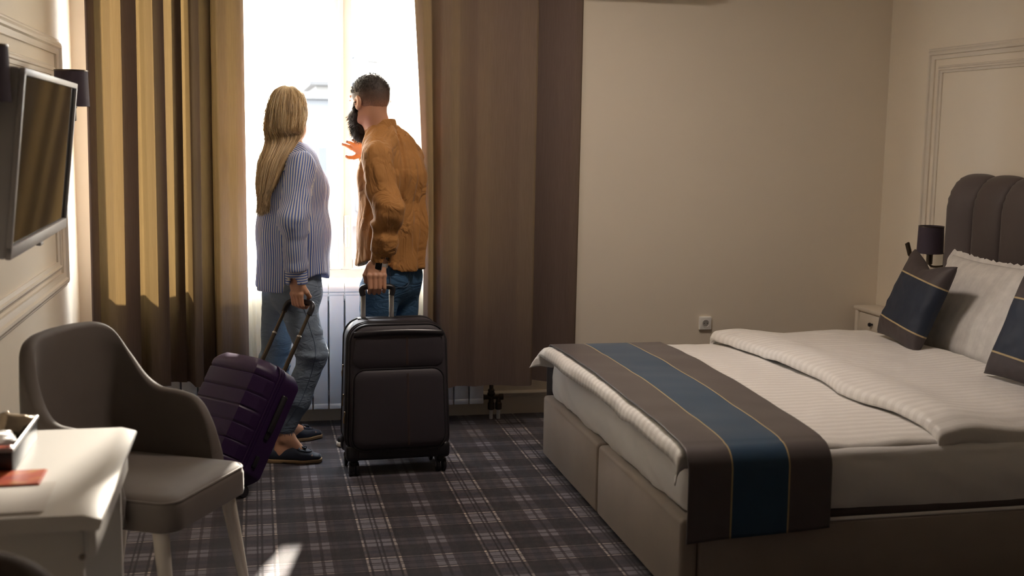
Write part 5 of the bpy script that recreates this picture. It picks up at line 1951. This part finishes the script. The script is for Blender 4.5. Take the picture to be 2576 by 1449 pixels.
hair.build('hair', 'blonde', woman, world=True, smooth=180, uattr=True, fixn=False)

# ================================================================== man
F = np.array([-.80, .60, 0]); S = np.array([-.60, -.80, 0])       # forward, and his left side (towards the camera)
YM = 5.45
man = thing('person', 'bearded person in an ochre brown shirt and blue jeans gripping the charcoal suitcase', 'person', (.57, 5.46, 0))
SKN[man.name] = 'skin_m'
Pn, Ps, Pc, Pw, Ph = J(958, 322, YM), J(983, 378, YM), J(986, 440, YM), J(984, 575, YM), J(985, 680, YM)
shN, elN, wrN = J(946, 396, 5.25), J(978, 535, 5.150), J(958, 655, 5.180)
shF, elF, wrF = J(1030, 392, 5.58), J(962, 500, 5.80), J(925, 388, 5.68)
hN, kN, aN = J(953, 730, 5.37), J(948, 900, 5.36), J(952, 1085, 5.38)
hFr, kF, aF = J(1008, 730, 5.53), J(1008, 900, 5.54), J(1012, 1062, 5.56)
mf = _n(np.array([-.56, .83, -.06])); mr = np.cross(mf, UP); mr /= np.linalg.norm(mr); mz = np.cross(mr, mf)
HC = J(929, 258, YM)
hfn2, mg = head_sdf(HC, mr, mf, mz, 1.0, True)
hfn3, _ = head_sdf(HC, mr, mf, mz, 1.0, True, False)
body = MB()
def m_skin(p):
    d = hfn2(p)
    return smin(d, secap(p, Pn + [0, 0, -.05], HC + mz * -.05 - mf * .03, .064, .060, .058, .058, mr), .025)
def m_core(p):
    d = secap(p, Ps + [0, 0, -.02], Pc, .16, .08, .18, .11, S)
    d = smin(d, secap(p, Pc, Pw, .18, .11, .15, .10, S), .04)
    d = smin(d, secap(p, Pw, Ph + [0, 0, .05], .14, .09, .11, .075, S), .04)
    for a, b, c in ((shN, elN, wrN), (shF, elF, wrF)):
        d = smin(d, np.minimum(scone(p, a, b, .055, .043), scone(p, b, c, .043, .029)), .02)
    for a, b, c in ((hN, kN, aN), (hFr, kF, aF)):
        d = smin(d, np.minimum(scone(p, a, b, .062, .052), scone(p, b, c, .052, .034)), .03)
    return smin(d, scone(p, Pn - UP * .02, HC - mz * .05, .05, .05), .03)
sdf_add(body, m_skin, HC - .18, HC + .17, .0045)
sdf_add(body, m_core, *bounds([shN, shF, aN, aF, wrN, wrF, elF, HC], .12), .012)
tm = b_axis / np.linalg.norm(b_axis)
Um = _n(wrN - b_grip); Um = _n(Um - tm * (Um @ tm)); Om = np.cross(tm, Um); Om *= -np.sign(Om[1])
hm_ = grip_hand(wrN, b_grip, tm, Um, Om, -1.0, 1.06)
sdf_add(body, lambda p: smin(hm_(p), scone(p, wrN, wrN * .6 + elN * .4, .028, .034), .012), *bounds([wrN + UP * .05, b_grip - UP * .04], .07), .0028)
oh2 = open_hand(wrF, J(884, 352, 5.60) - wrF, np.array([-.1, .75, .5]), 1, 1.02)
sdf_add(body, lambda p: smin(oh2(p), scone(p, wrF, wrF * .7 + elF * .3, .027, .034), .012), *bounds([wrF, J(876, 345, 5.58), wrF * .8 + elF * .2], .06), .0030)
for an in (aN, aF):
    sdf_add(body, lambda p, an=an: smin(scone(p, an + UP * .05, an - UP * .05, .036, .032), scone(p, an - UP * .05, an + F * .12 - UP * .06, .032, .026), .03), *bounds([an + UP * .05, an + F * .16 - UP * .08], .06), .007)
body.build('body', 'skin_m', man, world=True, smooth=180, fixn=False)
add_features(man, mg, 1.0, mr, mf, mz)
# cropped hair with faded sides
R3 = np.stack([mr, mf, mz])
def m_hair(p):
    q = (p - HC) @ R3.T
    top = np.clip((q[:, 2] - .02) / .08, 0, 1)
    d = hfn3(p) - .003 - .008 * top - .0018 * vnoise(p * 190, 2) * (.4 + top)
    zl = np.interp(q[:, 1], [-.12, -.06, -.02, .02, .045, .06, .09], [-.062, -.055, -.012, .005, .025, .042, .05])
    d = smax(d, zl - q[:, 2], .004)
    return smax(d, q[:, 1] - .078, .004)
def m_hair_u(c, fc):
    q = (c - HC) @ R3.T
    return np.clip((q[:, 2] + .045) / .13, 0, 1)
hairm = sdf_obj('hair', m_hair, HC - .15, HC + .16, .0042, 'buzz', man, m_hair_u)
sp = MB()
n_ = 0
while n_ < 1500:
    v = rng.normal(size=3); v /= np.linalg.norm(v)
    if v[2] < .35 or v[1] > .75: continue
    st = HC + R3.T @ (v * .16)
    q = on_surface(m_hair, st, -_n(st - HC - mz * .03), 30)
    dr = _n(_n(st - HC) + rng.normal(0, .28, 3) + mf * .25)
    sp.tube([q - dr * .002, q + dr * rng.uniform(.003, .007)], [.0009, .0003], 3, caps=False)
    n_ += 1
sp.build('hair_tips', 'dark_hair', hairm, world=True, smooth=180, kind='stuff', fixn=False)
# full beard
def m_beard(p):
    d = sell(p, mg(0, .045, -.092), (.062, .056, .050), R3)
    for q in (-1, 1):
        d = smin(d, secap(p, mg(q * .070, .008, -.030), mg(q * .052, .035, -.085), .012, .014, .022, .020, mf), .02)
        d = smin(d, secap(p, mg(q * .004, .104, -.050), mg(q * .034, .088, -.064), .008, .007, .010, .009, mz), .012)
        d = smin(d, secap(p, mg(q * .074, .004, -.004), mg(q * .062, .030, -.060), .014, .010, .024, .014, mf), .02)
        d = smin(d, sell(p, mg(q * .048, .055, -.068), (.026, .032, .032), R3), .02)
    d = smin(d, sell(p, mg(0, .068, -.130), (.046, .042, .052), R3), .03)
    d = smax(d, -sell(p, mg(0, .112, -.066), (.020, .022, .007), R3), .006)
    q = (p - HC) @ R3.T
    d = smax(d, -(q[:, 1] + .0 - np.interp(q[:, 2], [-.1, -.03], [.0, -.004])), .01)
    return d - .003 * vnoise(p * 120, 9)
bd = sdf_obj('beard', m_beard, HC - np.array([.16, .16, .22]), HC + np.array([.16, .16, .05]), .0045, 'dark_hair', man)
bt = MB()
n_ = 0
while n_ < 900:
    v = rng.normal(size=3); v /= np.linalg.norm(v)
    c = mg(0, .055, -.105)
    st = c + R3.T @ (v * .14)
    if (st - HC) @ mz > -.03 and (st - HC) @ mf > .02: continue
    if (st - HC) @ mf < -.02: continue
    q = on_surface(m_beard, st, -_n(st - c), 30)
    if abs(m_beard(q[None])[0]) > .002: continue
    dr = _n(_n(st - c) * .6 - UP * .8 + mf * .2 + rng.normal(0, .25, 3))
    L_ = rng.uniform(.008, .018)
    bt.tube([q - dr * .003, q + dr * L_ * .5, q + dr * L_ + rng.normal(0, .002, 3)], [.0009, .0008, .0003], 3, caps=False)
    n_ += 1
bt.build('beard_tips', 'dark_hair', bd, world=True, smooth=180, kind='stuff', fixn=False)

# ochre shirt
def m_torso(p):
    d = secap(p, Ps, Pc, .150, .095, .172, .140, S)
    d = smin(d, secap(p, Pc, Pw, .172, .140, .168, .146, S), .05)
    d = smin(d, secap(p, Pw, Ph - UP * .06, .168, .146, .182, .165, S), .05)
    for q in (shN, shF):
        d = smin(d, scone(p, Pn + (q - Pn) * .22 - UP * .010, q - UP * .006, .062, .068), .045)
    rel = p - Pw
    th = np.arctan2(rel @ F, rel @ S)
    k = np.clip((1.42 - p[:, 2]) / .5, 0, 1)
    d = d - k * .016 * vnoise(np.stack([th * 2.8 + p[:, 2] * 1.4, p[:, 2] * 1.8, th * 0], 1), 43)
    d = d - .012 * vnoise(np.stack([th * 6 + p[:, 2] * 4, p[:, 2] * 3.2 + th * 1.2, th * 0], 1), 45)
    d = d - .0025 * vnoise(p * np.array([30, 30, 11]), 47)
    # yoke seam across the upper back
    d = d + .003 * np.exp(-((p[:, 2] - (Pc[2] + .035)) / .004) ** 2)
    f_ = rel @ F; s_ = rel @ S
    edge = np.clip(np.abs(f_) / .12, 0, 1) ** 1.6
    zh = .918 - np.where(f_ < 0, .052, .040) * edge + .005 * vnoise(np.stack([th * 3, th * 0, th * 0], 1), 48)
    d = smax(d, zh - p[:, 2], .008)
    return smax(d, -scone(p, Pn - UP * .02 + F * .01, Pn + UP * .2, .062, .075), .01)
lo, hi = bounds([Ph - UP * .08 - F * .2 - S * .25, Ph + F * .2 + S * .25, Ph + F * .2 - S * .25, Ph - F * .2 + S * .25, Pn + UP * .04], .03)
shm = sdf_obj('shirt', m_torso, lo, hi, .006, 'brown_shirt', man)
for nm, (a, b, c) in (('N', (shN, elN, wrN)), ('F', (shF, elF, wrF))):
    ce = c + _n(b - c) * .035
    fn = sleeve_fn(a, b, ce, .072, .063, .055, 51 if nm == 'N' else 55, .011)
    sdf_obj('sleeve', fn, *bounds([a, b, c], .11), .0052, 'brown_shirt', shm)
    ax = _n(c - b)
    c0, c1 = c - ax * .052, c + ax * .006
    def cf(p, c0=c0, c1=c1, ax=ax):
        d = secap(p, c0 - ax * .05, c1 + ax * .05, .050, .045, .047, .042, S + F * .5) + .003 * vnoise(p * 20, 14)
        d = smax(d, (p - c1) @ ax, .003); d = smax(d, -((p - c0) @ ax), .003)
        return smax(d, -scone(p, c1 - ax * .02, c1 + ax * .1, .040, .040), .002)
    cu = sdf_obj('cuff', cf, *bounds([c0, c1], .065), .0038, 'brown_shirt', shm)
    if nm == 'N':
        MB().lathe([(.0055, -.0015), (.006, 0), (.005, .0018), (.002, .0012)], c1 - ax * .018 + np.array([.022, -.041, 0]), axis='y', seg=14).build('button', 'dark_metal', cu, world=True)
def m_col(p):
    tl = _n(UP * 1 + F * .22)
    a, b = Pn - tl * .02, Pn + tl * .05
    d = np.abs(secap(p, a - tl * .03, b + tl * .05, .080, .072, .070, .064, S)) - .0055
    h = (p - Pn) @ tl
    zt = .030 - .035 * np.clip(((p - Pn) @ F) / .07, 0, 1)
    d = smax(d, h - zt, .005)
    return smax(d, -.045 - h, .005)
sdf_obj('collar', m_col, *bounds([Pn], .13), .0042, 'brown_shirt', shm)

# blue jeans
def m_jeans(p):
    d = secap(p, Ph + UP * .11, Ph - UP * .06, .142, .108, .150, .110, S)
    for q in (.07, -.07):
        d = smin(d, sell(p, Ph - F * .045 - UP * .03 + S * q, (.075, .075, .09)), .04)
    a = union([scone(p, hN, kN, .092, .070), scone(p, kN, aN, .068, .052)], .03)
    b = union([scone(p, hFr, kF, .092, .070), scone(p, kF, aF, .068, .052)], .03)
    a = a - leg_fold(p, kN, .006, 61) - .002 * vnoise(p * 16, 62); b = b - leg_fold(p, kF, .006, 65)
    d = smin(d, smin(a, b, .012), .04)
    return smax(d, .055 - p[:, 2], .004)
jm = sdf_obj('jeans', m_jeans, *bounds([hN, hFr, kN, kF, aN - UP * .06, aF - UP * .06, Ph + UP * .12], .16), .0065, 'jeans_m', man)
# back pocket: a raised patch with stitching
pc_ = seam(m_jeans, [J(1006, 690, 5.35)])[0]
prr = _n(np.array([.92, .38, 0]))
def m_pocket(p):
    d = m_jeans(p) - .004
    q = p - pc_
    x, z = q @ prr, q[:, 2]
    hwid = .052
    bot = -.065 + .02 * np.abs(x) / hwid
    box = np.maximum(np.maximum(np.abs(x) - hwid, z - .07), bot - z)
    return smax(smax(d, box, .003), np.linalg.norm(q, axis=1) - .12, .002)
sdf_obj('pocket', m_pocket, pc_ - .11, pc_ + .11, .004, 'jeans_m', jm)
ed = [pc_ + prr * x + UP * z for x, z in ((-.047, .065), (-.047, -.045), (0, -.060), (.047, -.045), (.047, .065))]
ed = seam(m_jeans, cr(ed, 40), .0045)
MB().tube(ed, .0012, 5).build('stitching', 'seam', jm, world=True)
# shoes behind the case
for an in (aN, aF):
    hl = np.array([an[0], an[1], 0]) - F * .05
    sd_ = np.cross(UP, F)
    def shoe(p, hl=hl):
        q = p.copy(); q[:, 2] = np.maximum(q[:, 2], .03)
        d = secap(q, hl + F * .02 + UP * .04, hl + F * .18 + UP * .035, .036, .040, .046, .032, sd_)
        d = smin(d, secap(q, hl + F * .18 + UP * .034, hl + F * .25 + UP * .03, .046, .03, .036, .022, sd_), .02)
        d = smin(d, scone(q, hl + F * .05 + UP * .07, hl + F * .15 + UP * .05, .038, .03), .03)
        return smax(smax(d, p[:, 2] - .095, .004), .022 - p[:, 2], .002)
    def shoesole(p, hl=hl):
        q = p.copy(); q[:, 2] = np.maximum(q[:, 2], .034)
        d = secap(q, hl + F * .02 + UP * .04, hl + F * .18 + UP * .035, .040, .040, .050, .034, sd_)
        d = smin(d, secap(q, hl + F * .18 + UP * .034, hl + F * .25 + UP * .034, .050, .03, .040, .026, sd_), .02)
        return smax(smax(d, p[:, 2] - .024, .002), .0005 - p[:, 2], .002)
    sh = sdf_obj('shoe', shoe, *bounds([hl, hl + F * .3 + UP * .1], .06), .005, 'suit_trim', man)
    sdf_obj('sole', shoesole, *bounds([hl, hl + F * .3 + UP * .1], .06), .005, 'plastic_white', sh)
# wrist watch
wa = _n(wrN - elN)
wc = wrN + wa * .018
e1 = _n(np.cross(wa, np.array([.3, -1, 0]))); e2 = np.cross(wa, e1)
wt = thing('wrist_watch', None, None); del wt
bpy.data.objects.remove(bpy.data.objects['wrist_watch'])
band = MB()
P = []
for a in np.linspace(0, 2 * math.pi, 40, endpoint=False):
    c, s_ = math.cos(a), math.sin(a)
    ro = []
    for (dr_, da) in ((.0, -.011), (.003, -.011), (.003, .011), (.0, .011)):
        rr = .0335 + dr_
        ro.append(wc + e1 * c * rr + e2 * s_ * (rr - .004) + wa * da)
    P.append(ro)
band.grid(np.array(P), closed_u=True, closed_v=True)
wb_ = band.build('watch_strap', 'silver', man, world=True)
od = _n(np.array([-.25, -1, .1])); od = _n(od - wa * (od @ wa))
xx_ = np.cross(wa, od)
M_ = Matrix(np.stack([xx_, od, wa], 1).tolist())
MB().box(wc + od * .036, (.032, .010, .036), .004, 3, rot=M_).build('watch_case', 'silver_paint', wb_, world=True)
MB().box(wc + od * .0405, (.029, .003, .033), .001, 2, rot=M_).build('watch_face', 'screen', wb_, world=True)
